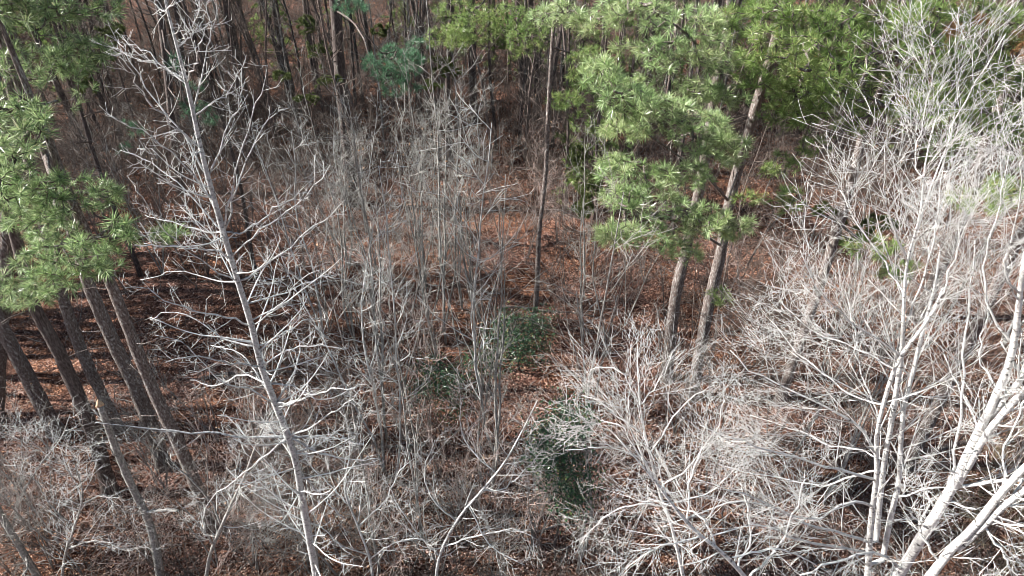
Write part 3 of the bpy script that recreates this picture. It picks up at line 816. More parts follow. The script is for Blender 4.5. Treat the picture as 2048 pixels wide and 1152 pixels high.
    stems = [([(2110, 870, 17), (2048, 936, 20), (2001, 986, 22), (1951, 1051, 23), (1901, 1101, 24), (1855, 1160, 26)], 4.2),
             ([(2120, 940, 14), (2060, 975, 16), (2010, 1010, 17), (1960, 1060, 17), (1915, 1100, 18)], (4.1, 4.2))]
    L = [([(1880, 1120, 8), (1850, 1080, 7), (1840, 1040, 5), (1860, 1000, 3)], .3),
         ([(1960, 1050, 8), (2000, 1100, 6), (2040, 1160, 4)], -.3),
         ([(2001, 990, 7), (2010, 900, 5), (2040, 830, 4), (2060, 760, 3)], .6),
         ([(1870, 1140, 9), (1900, 1175, 7), (1960, 1190, 5)], -.3)]
    bare_tree('white_barked_tree', 'bare tree', 'white-barked stems slanting up out of the bottom right corner',
              stems, L, 'white_twig', 'white_bark', lv=((8, (.3, .7), (25, 60)), (5, (.18, .4), (25, 60)), (3, (.08, .2), (25, 60))),
              stem_lv=((10, (.3, .8), (30, 60)), (4, (.2, .4), (25, 60))), wig=.055, up=.05, rmin=.0025, group='white-barked bare trees', lump=.07)
    # diagonal limb tree at the bottom
    stems = [([(1230, 870, 3), (1300, 950, 6), (1379, 1051, 10), (1439, 1101, 12), (1494, 1160, 14), (1560, 1260, 18)], 4.6)]
    L = [([(1440, 1100, 7), (1404, 1036, 6), (1340, 1010, 4), (1270, 1000, 2)], .4), ([(1410, 1080, 6), (1350, 1090, 5), (1304, 1100, 4), (1250, 1140, 2)], -.4),
         ([(1380, 1050, 6), (1375, 980, 5), (1400, 900, 4), (1410, 840, 2)], .6), ([(1480, 1140, 7), (1500, 1080, 6), (1490, 1000, 4), (1470, 940, 2)], .8),
         ([(1330, 990, 5), (1319, 940, 4), (1294, 886, 4), (1279, 816, 3), (1274, 726, 2)], .5), ([(1320, 980, 5), (1270, 900, 4), (1240, 850, 3), (1200, 840, 2)], .3),
         ([(1494, 1150, 8), (1560, 1090, 6), (1600, 1000, 4), (1610, 940, 2)], .8), ([(1460, 1120, 6), (1530, 1100, 5), (1600, 1110, 4), (1660, 1150, 2)], .2)]
    bare_tree('white_barked_tree', 'bare tree', 'pale leafless tree arching up to the left out of the bottom edge, right of centre',
              stems, L, 'white_twig', 'white_bark', lv=((9, (.5, 1.5), (20, 60)), (5, (.3, .7), (20, 60)), (2, (.15, .35), (20, 60))),
              stem_lv=((18, (.4, .9), (30, 65)), (5, (.2, .45), (25, 60)), (3, (.1, .2), (25, 60))), wig=.07, up=.05, rmin=.0025, group='white-barked bare trees')
    # crown seen from above, right of the holly
    stems = [([(1274, 720, 3), (1281, 816, 5), (1294, 886, 6), (1319, 985, 8), (1345, 1060, 10), (1370, 1170, 12)], 7.2)]
    L = [([(1315, 970, 5), (1280, 900, 4), (1262, 860, 4), (1258, 800, 2)], .3), ([(1300, 900, 5), (1350, 830, 4), (1390, 790, 3), (1430, 770, 2)], .4),
         ([(1318, 985, 5), (1380, 930, 4), (1430, 860, 3), (1450, 800, 2)], -.4), ([(1300, 920, 4), (1240, 900, 3), (1190, 895, 3), (1130, 900, 2)], -.3),
         ([(1290, 870, 4), (1230, 830, 3), (1190, 800, 2), (1165, 790, 2)], .3), ([(1330, 1010, 5), (1260, 1010, 4), (1200, 1040, 3), (1160, 1090, 2)], -.3),
         ([(1281, 816, 4), (1320, 760, 3), (1350, 700, 2)], .3), ([(1281, 800, 4), (1240, 740, 3), (1180, 740, 2)], .3), ([(1330, 1010, 5), (1400, 990, 4), (1450, 960, 3), (1500, 900, 2)], .5)]
    bare_tree('bare_tree', 'bare tree', 'pale leafless tree with a dome of fine curving twigs, right of the dark evergreen bushes',
              stems, L, 'white_twig', 'white_bark', lv=((9, (.5, 1.4), (25, 65)), (5, (.3, .8), (25, 60)), (2, (.15, .35), (25, 60))),
              stem_lv=((16, (.5, 1.1), (35, 70)), (6, (.2, .5), (30, 60)), (3, (.1, .25), (30, 60))), wig=.07, up=.06, rmin=.0025, group='bare trees near the camera')

def build_snags():
    Y = gY(322, 1165)
    root = bare_tree('broken_tree', 'dead tree', 'dead grey trunk snapped off at a pale broken top, in front of the left pines',
                     [([(200, 811, 19), (218, 860, 20), (235, 906, 21), (265, 975, 22), (295, 1036, 23), (312, 1100, 25), (322, 1165, 27)], Y)],
                     [([(292, 1027, 11), (325, 1020, 10), (356, 1021, 9)], -.25), ([(237, 915, 5), (210, 895, 3), (165, 890, 2)], -.5), ([(215, 842, 4), (190, 845, 3), (163, 852, 2)], -.5)],
                     'grey_twig', 'grey_bark', lv=((3, (.1, .4), (30, 80)),), stem_lv=((10, (.2, .9), (50, 90)), (3, (.1, .4), (30, 80))), group=None)
    P, Rd = trunk_trace([(200, 811, 19), (196, 800, 12)], Y, 4)
    T = Tubes(); T.add(P[None] + np.array([0, 0, .01]), np.array([[1.0, .95, .6, .15]]) * Rd[0], 8, .2)
    T.obj('broken_end', M['wood'], root, np.array(root.location))
    Y = gY(85, 1170)
    bare_tree('bare_tree', 'bare tree', 'short grey leaning trunk cutting across the bottom left corner',
              [([(-30, 960, 16), (0, 1026, 18), (35, 1086, 19), (85, 1170, 21)], Y)],
              [([(52, 1110, 7), (55, 1130, 6), (43, 1155, 5)], -.5)],
              'grey_twig', 'grey_bark', lv=((6, (.3, .8), (30, 80)), (3, (.1, .3), (30, 80))), stem_lv=((10, (.4, 1.2), (40, 80)), (5, (.2, .6), (30, 80)), (3, (.1, .3), (30, 70))), group=None)
    # curved grey bough tree bottom left
    Y = 10.0
    bare_tree('bare_tree', 'bare tree', 'thin forked grey tree with a bent limb at the bottom, right of the broken trunk',
              [([(545, 820, 4), (520, 870, 6), (490, 950, 8), (462, 1010, 9), (440, 1060, 10), (420, 1110, 11), (410, 1170, 12)], 8.6)],
              [([(430, 1090, 7), (390, 1040, 6), (375, 1025, 5), (352, 1002, 4)], -.4), ([(462, 1010, 6), (470, 960, 4), (480, 900, 3)], .5), ([(445, 1050, 6), (420, 1000, 5), (360, 940, 4), (300, 870, 2)], .5)],
              'pale_twig', 'grey_bark', lv=((7, (.3, .8), (30, 80)), (4, (.1, .4), (30, 80)), (2, (.1, .2), (30, 80))),
              stem_lv=((14, (.4, 1.2), (40, 80)), (5, (.2, .6), (30, 80)), (3, (.1, .3), (30, 70))), wig=.2, group=None)

def build_low_crowns():
    spec = dict(lv=((8, (.4, 1.1), (28, 70)), (4, (.25, .6), (28, 70)), (2, (.12, .3), (28, 65))), stem_lv=((16, (.5, 1.2), (30, 75)), (5, (.25, .6), (28, 70)), (2, (.12, .3), (28, 65))),
                wig=.10, up=.04, rmin=.0034, group='bare trees near the camera')
    bare_tree('bare_tree', 'bare tree', 'pale forked leafless tree reaching up from the bottom edge, just left of centre',
              [([(1075, 800, 3), (1040, 870, 5), (1005, 930, 6), (960, 985, 7), (915, 1040, 8), (880, 1110, 9), (868, 1190, 10)], 8.2)],
              [([(960, 985, 6), (1010, 975, 4), (1060, 930, 3), (1085, 900, 2)], .4), ([(915, 1040, 6), (860, 990, 4), (850, 930, 3), (870, 880, 2)], .4), ([(990, 950, 5), (940, 900, 4), (920, 850, 3), (925, 800, 2)], .6),
               ([(880, 1110, 6), (830, 1060, 4), (790, 1000, 3), (770, 960, 2)], -.3), ([(890, 1090, 6), (960, 1070, 5), (1030, 1060, 3), (1075, 1080, 2)], -.4), ([(940, 1010, 5), (980, 1090, 4), (1050, 1130, 3)], -.5)],
              'white_twig', 'pale_bark', **spec)
    bare_tree('bare_tree', 'bare tree', 'pale many-branched leafless tree at the bottom edge, right of the tall pale tree',
              [([(690, 830, 3), (700, 900, 4), (690, 980, 6), (715, 1050, 7), (740, 1120, 8), (748, 1190, 9)], 8.8)],
              [([(700, 1010, 5), (660, 970, 4), (620, 930, 3), (600, 890, 2)], .4), ([(715, 1050, 5), (770, 1000, 4), (800, 940, 3), (840, 910, 2)], .5), ([(735, 1110, 5), (680, 1090, 4), (640, 1050, 3), (590, 1050, 2)], -.4), ([(740, 1120, 5), (800, 1080, 4), (850, 1080, 3)], -.4)],
              'pale_twig', 'pale_bark', **spec)
    bare_tree('bare_tree', 'bare tree', 'low crooked pale leafless tree in the bottom left, before the broken trunk',
              [([(150, 930, 3), (165, 990, 5), (150, 1050, 6), (130, 1110, 7), (120, 1190, 8)], 8.6)],
              [([(160, 1010, 5), (210, 990, 4), (240, 1020, 3), (290, 1030, 2)], .4), ([(150, 1050, 5), (100, 1010, 4), (70, 960, 3), (20, 940, 2)], .4), ([(135, 1100, 5), (200, 1080, 4), (250, 1100, 3), (290, 1090, 2)], -.4), ([(165, 990, 4), (130, 930, 3), (80, 900, 2), (20, 870, 2)], .5)],
              'pale_twig', 'grey_bark', **spec)
    bare_tree('bare_tree', 'bare tree', 'fine grey leafless crown spreading across the left pines just above the broken trunk',
              [([(140, 830, 3), (120, 880, 4), (80, 930, 5), (40, 1000, 6), (20, 1080, 7), (10, 1180, 8)], 10.5)],
              [([(110, 890, 4), (160, 900, 3), (210, 880, 2)], .4), ([(90, 920, 4), (130, 950, 3), (180, 950, 2)], -.3), ([(100, 900, 4), (50, 860, 3), (0, 850, 2)], .3)],
              'pale_twig', 'grey_bark', **spec)

# ------------------------------------------------------------------ saplings
def sapling_template(name, cat, H, nst, spread, twig, bark, n1, dens, r0, seed, leaves=0, lean=.1, l1=(.8, 2.0)):
    global rng
    keep = rng; rng = np.random.default_rng(seed)
    root = thing(name, cat, (0, 0, 0))
    P0 = []; R0 = []
    for s in range(nst):
        K = 16
        p = np.zeros((K, 3)); d = nrm(np.array([rng.normal(0, spread), rng.normal(0, spread), 1.0]))
        h = H * rng.uniform(.75, 1.0) if s else H
        for k in range(1, K):
            p[k] = p[k - 1] + d * h / (K - 1)
            d = nrm(d + rng.normal(0, lean * .6, 3) + np.array([0, 0, .10]))
        p[:, 2] -= .1
        P0.append(p); R0.append(np.maximum(r0 * rng.uniform(.7, 1.1) * np.linspace(1, .12, K) ** .8, .006))
    P0 = np.array(P0); R0 = np.array(R0)
    for s in range(nst):
        T = Tubes(); T.add(P0[s:s + 1], R0[s:s + 1], 7, .05); T.obj('trunk', M[bark], root)
    T = Tubes()
    A, ra = grow(P0, R0, int(n1 * .75), l1, (28, 68), 8, .045, .10, .25, 1, rs=.5, rmin=.0085, rmax=.022)
    T.add(A, ra, 4)
    B, rb = grow(A, ra, dens[0], (.4, 1.3), (28, 65), 6, .03, .12, .15, 1, rs=.7, rmin=.0066); T.add(B, rb, 3)
    C, rc = grow(B, rb, dens[1], (.2, .6), (28, 65), 4, .03, .12, .15, 1, rs=.8, rmin=.0052); T.add(C, rc, 3)
    T.obj('twigs', M[twig], root)
    if leaves:
        e = C[rng.choice(len(C), leaves), -1]
        V, F = leaf_quads(e + rng.normal(0, .04, e.shape), .09, 1.0, .5)
        link('dry_leaves', mesh_from('dry_leaves', V, [F], M['dry_leaf'], False), root)
    rng = keep
    return root

def build_saplings():
    TS = [('sapling', 'bare sapling', 9.5, 1, .05, 'grey_twig', 'grey_bark', 22, (3, 2), .045, 11),
          ('sapling', 'bare sapling', 8.5, 2, .12, 'grey_twig', 'grey_bark', 16, (3, 2), .038, 12),
          ('sapling', 'bare sapling', 10.0, 1, .06, 'pale_twig', 'pale_bark', 24, (3, 2), .05, 13),
          ('sapling', 'bare sapling', 6.0, 3, .16, 'grey_twig', 'grey_bark', 12, (3, 2), .03, 14, dict(leaves=40)),
          ('sapling', 'bare sapling', 5.0, 3, .2, 'brown_twig', 'brown_bark', 10, (3, 2), .024, 15),
          ('sapling', 'bare sapling', 7.5, 2, .1, 'brown_twig', 'brown_bark', 14, (3, 2), .04, 16),
          ('sapling', 'bare sapling', 4.0, 4, .28, 'red_twig', 'brown_bark', 8, (3, 2), .018, 17, dict(leaves=14)),
          ('vine_thicket', 'vine thicket', 4.5, 5, .5, 'brown_twig', 'brown_bark', 10, (3, 2), .02, 18, dict(lean=.35, l1=(.8, 2.6))),
          ('sapling', 'bare sapling', 8.0, 3, .15, 'grey_twig', 'grey_bark', 18, (3, 2), .03, 19, dict(lean=.2))]
    tm = [sapling_template(*t[:-1], **t[-1]) if isinstance(t[-1], dict) else sapling_template(*t) for t in TS]
    tm2 = []
    for t in TS:
        a = list(t[:-1]) if isinstance(t[-1], dict) else list(t); k = dict(t[-1]) if isinstance(t[-1], dict) else {}
        a[2] *= 1.12; a[3] = max(1, a[3] - 1) if a[3] > 1 else 2; a[10] += 50
        tm2.append(sapling_template(*a, **k))
    used2 = [False] * len(tm2)
    desc = ['slender grey sapling', 'forked grey sapling', 'tall pale sapling', 'three-stemmed grey sapling with dry leaves',
            'bushy brown sapling', 'twin-stemmed brown sapling', 'low reddish leafless shrub',
            'brown tangled leafless vine thicket', 'crooked bushy grey sapling']
    used = [False] * len(tm)
    # (base px, base py, template, scale): bases read from the photograph
    spots = [(762, 1150, 0, 1.1), (790, 960, 2, .95), (775, 880, 0, 1.0), (845, 1080, 1, .9), (985, 990, 0, .95), (985, 740, 5, 1.1), (955, 640, 0, 1.0),
             (965, 660, 1, 1.1), (940, 600, 5, 1.0), (925, 620, 3, 1.1), (1155, 1140, 0, 1.1), (1180, 870, 5, 1.0), (1165, 700, 0, .8),
             (1215, 700, 1, .85), (1250, 640, 3, .9), (680, 1160, 1, .9), (740, 760, 3, 1.1), (715, 700, 0, .9), (860, 660, 3, 1.1), (820, 640, 1, .9),
             (660, 660, 4, 1.0), (600, 640, 5, .8), (545, 560, 4, 1.1), (420, 560, 4, 1.1), (330, 560, 3, 1.0), (480, 470, 5, .9), (390, 480, 4, 1.2), (620, 480, 4, 1.0), (560, 450, 5, .9),
             (700, 540, 3, 1.0), (780, 520, 4, 1.0), (850, 520, 4, 1.1), (900, 480, 5, .8), (1000, 470, 3, .8), (1050, 520, 6, 1.2), (1130, 560, 4, .8), (1180, 520, 6, 1.1),
             (230, 480, 4, 1.2), (260, 420, 5, 1.0), (170, 380, 4, 1.1), (330, 400, 4, 1.1), (450, 380, 3, .9), (640, 400, 4, .9), (760, 400, 4, .9), (860, 400, 3, .8), (980, 380, 4, .8),
             (110, 1130, 6, .8), (60, 1140, 7, .6), (330, 1150, 6, .9), (540, 1100, 3, .7), (560, 960, 4, .8),
             (880, 1160, 3, .85), (930, 1090, 6, 1.2), (1000, 1160, 3, .7), (1080, 1110, 6, .9), (1240, 1150, 3, .8), (1320, 1080, 4, .9), (1560, 950, 1, .8),
             (1650, 1000, 0, .8), (1500, 800, 4, 1.1), (1640, 760, 3, 1.0), (1850, 700, 1, 1.1), (2000, 700, 2, .9),
             (1560, 640, 4, 1.1), (1450, 660, 6, 1.2), (1480, 560, 4, .9), (1330, 620, 6, 1.2), (1290, 560, 4, .9), (1700, 620, 3, 1.0), (1800, 600, 2, .9), (1900, 620, 1, 1.0), (2010, 560, 3, 1.0),
             (1980, 1000, 6, 1.3), (2040, 860, 6, 1.3), (2000, 900, 4, .8), (1600, 470, 5, .8), (1700, 440, 4, 1.0), (1880, 480, 5, .8), (2020, 450, 4, .9),
             (640, 860, 4, 1.0), (680, 980, 3, .8), (700, 850, 4, .9), (860, 850, 6, 1.2), (880, 940, 4, .8), (930, 780, 3, .9), (830, 780, 4, 1.0), (1350, 860, 3, .9)]
    r2 = random.Random(9)
    zones = [(150, 640, 230, 620, 36, (7, 7, 4, 5, 8)), (640, 1020, 330, 640, 24, (8, 1, 2, 8, 0, 0, 1)), (640, 1010, 640, 1000, 12, (0, 8, 1, 2)), (1040, 1400, 300, 640, 14, (4, 6, 7)),
             (1380, 2048, 380, 800, 16, (4, 8, 3, 7)), (0, 640, 960, 1150, 9, (6,)), (640, 1200, 1000, 1152, 10, (6, 3, 4)), (0, 700, 120, 260, 18, (7, 5, 4)), (700, 1300, 150, 320, 16, (4, 7, 5)), (1300, 2048, 880, 1150, 8, (4, 6))]
    zones += [(110, 560, 250, 520, 18, (7, 7, 5)), (560, 1150, 860, 1170, 22, (3, 8, 7, 3)), (330, 640, 820, 1170, 14, (3, 8, 7)), (0, 340, 1060, 1190, 9, (3, 7)), (640, 1000, 150, 330, 12, (4, 5, 7)), (1380, 2048, 420, 1000, 20, (4, 7, 5))]  # last zone: dark growth added at right to darken the too brightly lit ground
    for x0, x1, y0, y1, n, ks in zones:
        for _ in range(n):
            spots.append((r2.uniform(x0, x1), r2.uniform(y0, y1), r2.choice(ks), r2.uniform(.7, 1.1)))
    for px, py, k, s in spots:
        g = G(px, py); g[2] = float(ground_z(g[0], g[1])); s *= random.uniform(.92, 1.08)
        if k in (0, 1, 2, 5, 8) and px < 1300: s *= min(1.0, max(.5, (py - 120) / 560))
        if k in (3, 8, 7) and py > 820 and px < 1200: s *= .68
        auto = desc[k]
        if not used[k]:
            used[k] = True; c = tm[k]
            c.location = g; c.rotation_euler = (0, 0, random.uniform(0, 6.28)); c.scale = (s, s, s)
            c['group'] = 'bare saplings in the understorey'; THINGS.append((c, auto, tuple(g)))
        else:
            v = tm2[k] if random.random() < .5 else tm[k]
            if v is tm2[k] and not used2[k]:
                used2[k] = True; v.location = g; v.rotation_euler = (0, 0, random.uniform(0, 6.28)); v.scale = (s, s, s)
                v['group'] = 'bare saplings in the understorey'; THINGS.append((v, auto, tuple(g)))
            else:
                if not used2[k]: v = tm[k]
                copy_thing(v, g, random.uniform(0, 6.28), s, None, 'bare saplings in the understorey', auto)

# ------------------------------------------------------------------ background trees
def back_template(H, r0, crown, bark, seed, needle='needle', lowc=.52):
    global rng
    keep = rng; rng = np.random.default_rng(seed)
    root = thing('pine_tree' if crown else 'bare_tree', 'pine tree' if crown else 'bare tree', (0, 0, 0))
    K = 18; p = np.zeros((K, 3)); d = np.array([0, 0, 1.0])
    for k in range(1, K):
        p[k] = p[k - 1] + d * H / (K - 1); d = nrm(d + rng.normal(0, .035, 3) + np.array([0, 0, .05]))
    p[:, 2] -= .15
    rr = r0 * np.linspace(1, .15, K) ** .8; rr[0] *= 1.3
    T = Tubes(); T.add(p[None], rr[None], 9, .05); T.obj('trunk', M[bark], root)
    T = Tubes()
    if crown:
        for a, b in dead_branches(p, rr, 16, (.5, 1.8), .05, .6): T.add(a, b, 3)
        a, ra = grow(p[None], rr[None], int(26 if lowc > .4 else 44), (1.2, 2.9) if lowc > .4 else (.8, 1.9), (55, 95), 6, .03, .1, lowc, 1, rs=.3, rmin=.012, rmax=.05)
        b, rb = grow(a, ra, 5, (.4, 1.0), (30, 65), 4, .05, .12, .3, 1, rmin=.008)
        T.add(a, ra, 4); T.add(b, rb, 3)
        T.obj('branches', M[bark], root)
        e = np.concatenate([a[:, -1], b[:, -1]]); ea = np.concatenate([a[:, -1] - a[:, -2], b[:, -1] - b[:, -2]])
        V, F = needles(e, nrm(ea) + np.array([0, 0, .4]), 34, .28, .02)
        S = Soup(); S.add(V, F); S.obj('crown', M[needle], root)
    else:
        a, ra = grow(p[None], rr[None], 26, (.8, 2.6), (35, 70), 7, .03, .12, .15, 1, rs=.4, rmin=.01, rmax=.04)
        b, rb = grow(a, ra, 6, (.4, 1.1), (30, 65), 5, .03, .15, .2, 1, rmin=.006)
        c, rc = grow(b, rb, 3, (.2, .5), (30, 65), 4, .03, .15, .2, 1, rmin=.005)
        T.add(a, ra, 4); T.add(b, rb, 3); T.add(c, rc, 3)
        T.obj('twigs', M['brown_twig' if bark != 'grey_bark' else 'grey_twig'], root)
    rng = keep
    return root

def build_background():
    tm = [back_template(17, .16, True, 'dark_bark', 31), back_template(15, .12, True, 'pine_bark', 32, 'needle_yellow'), back_template(12, .075, False, 'brown_bark', 33),
          back_template(10, .055, False, 'grey_bark', 34), back_template(13, .09, False, 'dark_bark', 35),
          back_template(6.5, .07, True, 'pine_bark', 36, 'needle_yellow', .12)]
    desc = ['dark straight pine trunk far back', 'grey-brown pine trunk far back', 'slim brown leafless tree far back', 'slim grey leafless tree far back', 'dark slim leafless tree far back', 'young green pine far back']
    used = [False] * len(tm)
    spots = [(445, 250, 0), (432, 210, 4), (470, 240, 2), (497, 200, 1), (510, 260, 4), (540, 200, 2), (592, 215, 1), (615, 240, 4), (635, 190, 0), (400, 260, 2), (375, 200, 0), (340, 230, 4),
             (250, 260, 0), (215, 200, 4), (180, 260, 2), (290, 320, 2), (660, 150, 2), (725, 200, 4), (748, 160, 0), (790, 215, 2), (815, 150, 4), (850, 210, 3), (870, 160, 0), (900, 260, 2),
             (986, 135, 0), (1045, 205, 0), (1078, 250, 4), (1050, 330, 2), (1020, 150, 4), (1160, 245, 4), (1172, 345, 4), (1205, 118, 0), (1165, 120, 2), (1240, 190, 1), (1283, 215, 0), (1290, 140, 2),
             (1352, 350, 1), (1320, 280, 2), (1400, 200, 4), (1500, 180, 2), (1610, 300, 0), (1640, 220, 2), (1660, 330, 1), (1740, 330, 4), (1800, 300, 0), (1860, 340, 2), (1930, 320, 4), (2010, 320, 0), (2030, 250, 2),
             (130, 300, 1), (70, 330, 0), (20, 250, 4), (300, 140, 2), (460, 130, 3), (560, 120, 4), (700, 110, 3), (930, 110, 2), (1110, 110, 3), (1350, 120, 4), (1560, 200, 3), (1900, 220, 3),
             (735, 470, 2), (515, 560, 4), (1130, 430, 2), (1190, 440, 4), (1345, 470, 4), (505, 330, 2), (480, 300, 3), (560, 340, 2), (610, 330, 3), (830, 330, 2), (770, 300, 3), (285, 560, 4)]
    r4 = random.Random(21)
    for _ in range(16): spots.append((r4.uniform(160, 700), r4.uniform(190, 340), r4.choice([0, 4])))
    spots += [(560, 140, 5), (690, 105, 5), (905, 150, 5), (985, 160, 5), (1060, 190, 5), (1130, 160, 5), (1230, 210, 5), (1290, 180, 5), (1380, 240, 5), (1450, 180, 5), (1540, 260, 5), (1600, 200, 5), (1680, 290, 5),
              (1740, 220, 5), (1800, 330, 5), (1850, 250, 5), (1910, 340, 5), (1960, 260, 5), (2020, 350, 5), (2040, 230, 5), (1640, 170, 5), (1490, 140, 5), (1330, 130, 5), (200, 230, 5), (90, 200, 5), (820, 120, 5), (1180, 420, 5)]
    for _ in range(120):
        spots.append((r4.uniform(120, 2040), r4.uniform(60, 330), r4.choice([2, 3, 4, 4, 2, 0])))
    for i, (px, py, k) in enumerate(spots):
        g = G(px, py)
        g[2] = float(ground_z(g[0], g[1])); s = random.uniform(.85, 1.15)
        grp = 'trees far back in the wood'
        if not used[k]:
            used[k] = True; c = tm[k]; c.location = g; c.rotation_euler = (0, 0, random.uniform(0, 6)); c.scale = (s, s, s); c['group'] = grp
            THINGS.append((c, desc[k], tuple(g)))
        else:
            copy_thing(tm[k], g, random.uniform(0, 6.28), s, None, grp, desc[k])
    r3 = random.Random(3)
    # the stand goes on to the left of the photograph and shades the floor
    for i in range(104):
        if i < 40: y = r3.uniform(11.5, 24); x = -max(19.5, y * .8 + 4) - r3.uniform(0, 11)
        else: y = r3.uniform(16, 55); x = -(y * .80 + r3.uniform(4, 26))
        t = r3.choice([0, 1, 4, 4, 4]); s = r3.uniform(.9, 1.15)
        copy_thing(tm[t], (x, y, float(ground_z(x, y))), r3.uniform(0, 6.28), s, None, 'trees far back in the wood', desc[t])
    # the wood goes on behind
    k = 0
    r2 = random.Random(5)
    for i in range(30):
        y = r2.uniform(50, 78); x = r2.uniform(-1, 1) * (y * .8)
        t = r2.choice([0, 0, 1, 2, 4]); s = r2.uniform(.85, 1.2)
        copy_thing(tm[t], (x, y, float(ground_z(x, y))), r2.uniform(0, 6.28), s, None, 'trees far back in the wood', desc[t])

# ------------------------------------------------------------------ evergreen bushes, cedars, logs
def leafy(name, cat, label, base, blobs, mat, size, per, bark='dark_bark', aspect=.5, tuft=None, group=None):
    b = G(*base); Y0 = b[1]; b[2] = float(ground_z(b[0], b[1]))
    root = thing(name, cat, b, label, group)
    tips = blob_tips(blobs)
    top = tips[tips[:, 2].argmax()].copy()
    axis = [b + (np.array([tips[:, 0].mean(), tips[:, 1].mean(), tips[:, 2].max()]) - b) * u for u in np.linspace(0, 1, 10)]
    axis = np.array(axis); axis[1:] += rng.normal(0, .04, (9, 3))
    T = Tubes(); T.add(axis[None], np.linspace(.035, .012, 10)[None], 6); T.obj('trunk', M[bark], root, b)
    Q, qr, ax = colonize(list(axis[2:]), tips, 0, 5, .004, .02)
    T = Tubes(); T.add(Q, qr, 3); T.obj('branches', M[bark], root, b)
    if tuft:
        V, F = needles(Q[:, -1], ax, *tuft); S = Soup(); S.add(V, F)
        V, F = needles(Q[:, -3], ax, *tuft); S.add(V, F); S.obj('foliage', M[mat], root, b)
    else:
        P = np.repeat(Q[:, -1], per, 0) + rng.normal(0, .19, (len(Q) * per, 3))
        V, F = leaf_quads(P, size, .8, aspect)
        link('foliage', mesh_from('foliage', V - b, [F], M[mat], False), root)
    return root

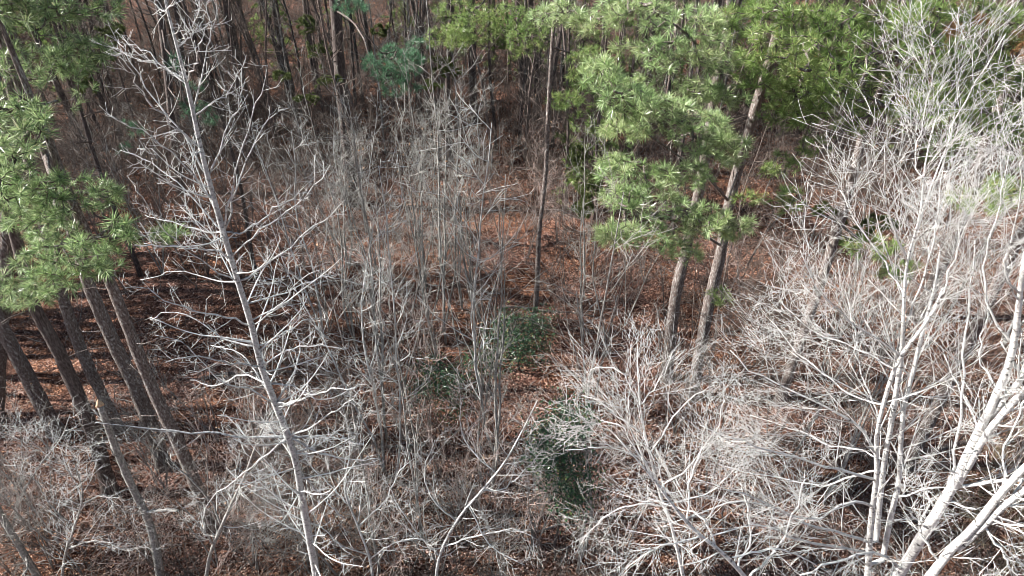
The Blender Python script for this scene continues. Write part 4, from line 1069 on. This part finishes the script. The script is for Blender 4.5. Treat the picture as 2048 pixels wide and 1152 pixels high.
def build_bushes():
    leafy('evergreen_bush', 'evergreen bush', 'dark green broad-leaved bush at the foot of the thin dark pine near the centre', (1040, 740),
          [(1035, 655, 55, 26, 15.6, .8, 80), (1065, 690, 40, 36, 15.4, .8, 60), (1000, 700, 50, 36, 15.2, .8, 80), (1080, 640, 25, 15, 15.8, .6, 24), (960, 730, 40, 26, 15, .8, 36)], 'holly', .08, 11)
    leafy('evergreen_bush', 'evergreen bush', 'dark green broad-leaved bush in the tangle of twigs left of the centre', (900, 800),
          [(865, 750, 45, 26, 13.8, .6, 36), (920, 770, 45, 24, 13.6, .6, 36), (840, 790, 30, 20, 13.5, .4, 20), (900, 820, 26, 20, 13.2, .4, 14)], 'holly', .08, 14)
    leafy('evergreen_bush', 'evergreen bush', 'tallest dark green bush, beside the thin trunk in the lower middle', (1112, 1120),
          [(1140, 840, 40, 24, 9.6, .5, 60), (1105, 870, 36, 26, 9.5, .5, 60), (1130, 915, 42, 28, 9.4, .5, 50), (1150, 960, 34, 26, 9.3, .5, 36), (1140, 1005, 26, 20, 9.3, .4, 30), (1090, 925, 26, 20, 9.4, .3, 24)], 'holly', .075, 14)
    cz = [('olive green cedar by thin trunks at the top, left of the stout dark trunk', (630, 330), [(612, 50, 26, 18, 27, .7, 24), (640, 100, 24, 18, 27, .7, 22), (660, 160, 26, 14, 26, .7, 18), (560, 150, 20, 12, 26, .7, 12), (615, 200, 26, 12, 25, .6, 14)]),
          ('sparse olive cedar behind the blue-green pine bough', (880, 320), [(880, 130, 26, 22, 28, .7, 22), (865, 170, 22, 14, 27, .6, 14), (905, 150, 22, 14, 28, .6, 12), (760, 60, 20, 12, 27, .6, 10)]),
          ('sparse olive cedar left of the great green bough', (1190, 500), [(1160, 310, 24, 26, 20, .6, 18), (1175, 370, 30, 26, 20, .6, 24), (1165, 420, 24, 20, 19.6, .6, 14), (1215, 385, 26, 18, 19.6, .5, 14)]),
          ('yellow-green cedar at the top left beside the pine boughs', (250, 360), [(205, 120, 30, 20, 22, .7, 16), (180, 175, 26, 16, 21, .7, 12), (230, 60, 24, 20, 23, .7, 14)]),
          ('low olive conifer below the leaning trunk at right', (1690, 640), [(1700, 470, 40, 20, 16, .6, 22), (1760, 450, 40, 20, 16, .6, 18), (1650, 420, 26, 16, 16.4, .5, 12)])]
    for lab, b, bl in cz:
        leafy('cedar_tree', 'cedar', lab, b, bl, 'cedar', .05, 6, 'brown_bark', tuft=(80, .10, .014, (20, 120), .14), group='olive cedars')
    # dry grass, right
    x = []; 
    pts = []
    for px, py, rx, ry, n in [(1990, 890, 70, 60, 110), (1985, 1000, 80, 60, 110), (1900, 1040, 60, 50, 50), (1990, 1100, 90, 50, 80)]:
        a = rng.random(n) * 6.28; r = np.sqrt(rng.random(n))
        for q, s in zip(px + rx * r * np.cos(a), py + ry * r * np.sin(a)):
            g = G(q, s); g[2] = float(ground_z(g[0], g[1])); pts.append(g)
    pts = np.array(pts); n = len(pts)
    V, F = needles(pts, np.tile([0, 0, 1.0], (n, 1)), 9, .38, .007, (8, 70), .02)
    S = Soup(); S.add(V, F); o = S.obj('dry_grass', M['straw']); o['kind'] = 'stuff'; o['label'] = 'clumps of straw-coloured dry grass on the ground at right'; o['category'] = 'grass'
    logs = [('charred dark log lying behind the white stems, at the foot of the leaning brown pine', (1800, 915), (1935, 893), .10, 'dark_bark'),
            ('thin fallen log lying across the clear lane right of centre', (1010, 610), (1190, 620), .05, 'dark_bark'),
            ('weathered fallen log at the foot of the left pines', (420, 770), (620, 752), .07, 'dark_bark'),
            ('fallen branch on the leaves below the evergreen bushes', (1010, 1060), (1150, 1048), .04, 'grey_bark')]
    for lab, a, b, r, mt in logs:
        A, B = G(*a), G(*b); K = 12
        P = np.array([A + (B - A) * u for u in np.linspace(0, 1, K)]); P[:, 2] = ground_z(P[:, 0], P[:, 1]) + r * .8
        P[:, 1] += .06 * np.sin(np.arange(K) * .9)
        root = thing('fallen_log', 'fallen log', P[0], lab)
        T = Tubes(); T.add(P[None], (r * np.linspace(1, .6, K))[None], 8, .07); T.obj('log', M[mt], root, P[0])
        T = Tubes(); q, qr = grow(P[None], np.full((1, K), r), 5, (.2, .6), (50, 90), 4, .05, .1, rs=.25, rmin=.006, rmax=.015); T.add(q, qr, 4); T.obj('broken_stub', M[mt], root, P[0])

# ------------------------------------------------------------------ labels for the many
def ordinal(n):
    w = ['first', 'second', 'third', 'fourth', 'fifth', 'sixth', 'seventh', 'eighth', 'ninth', 'tenth', 'eleventh', 'twelfth']
    return w[n] if n < len(w) else f'{n + 1}th'

def label_all():
    rows = [(-1e9, 200, 'top'), (200, 400, 'upper'), (400, 620, 'middle'), (620, 860, 'lower'), (860, 1e9, 'bottom')]
    cols = [(-1e9, 340, 'far left'), (340, 680, 'left'), (680, 1024, 'centre left'), (1024, 1370, 'centre right'), (1370, 1700, 'right'), (1700, 1e9, 'far right')]
    cells = {}
    for o, desc, ref in THINGS:
        X, Y, _ = proj(np.array(ref))
        r = [q[2] for q in rows if q[0] <= Y < q[1]][0]; c = [q[2] for q in cols if q[0] <= X < q[1]][0]
        cells.setdefault((desc, r, c), []).append((float(X), o))
    for (desc, r, c), lst in cells.items():
        lst.sort(key=lambda q: q[0])
        for i, (x, o) in enumerate(lst):
            if len(lst) == 1: o['label'] = f'{desc}, {r} {c} of photo'
            elif i == len(lst) - 1: o['label'] = f'{desc}, rightmost at {r} {c}'
            elif i == 0: o['label'] = f'{desc}, leftmost at {r} {c}'
            else: o['label'] = f'{desc}, {ordinal(i)} from left at {r} {c}'

build_ground()
build_litter()
build_hero_pines()
build_pale_tree()
build_birches()
build_snags()
build_low_crowns()
build_saplings()
build_background()
build_bushes()
build_brush()
label_all()
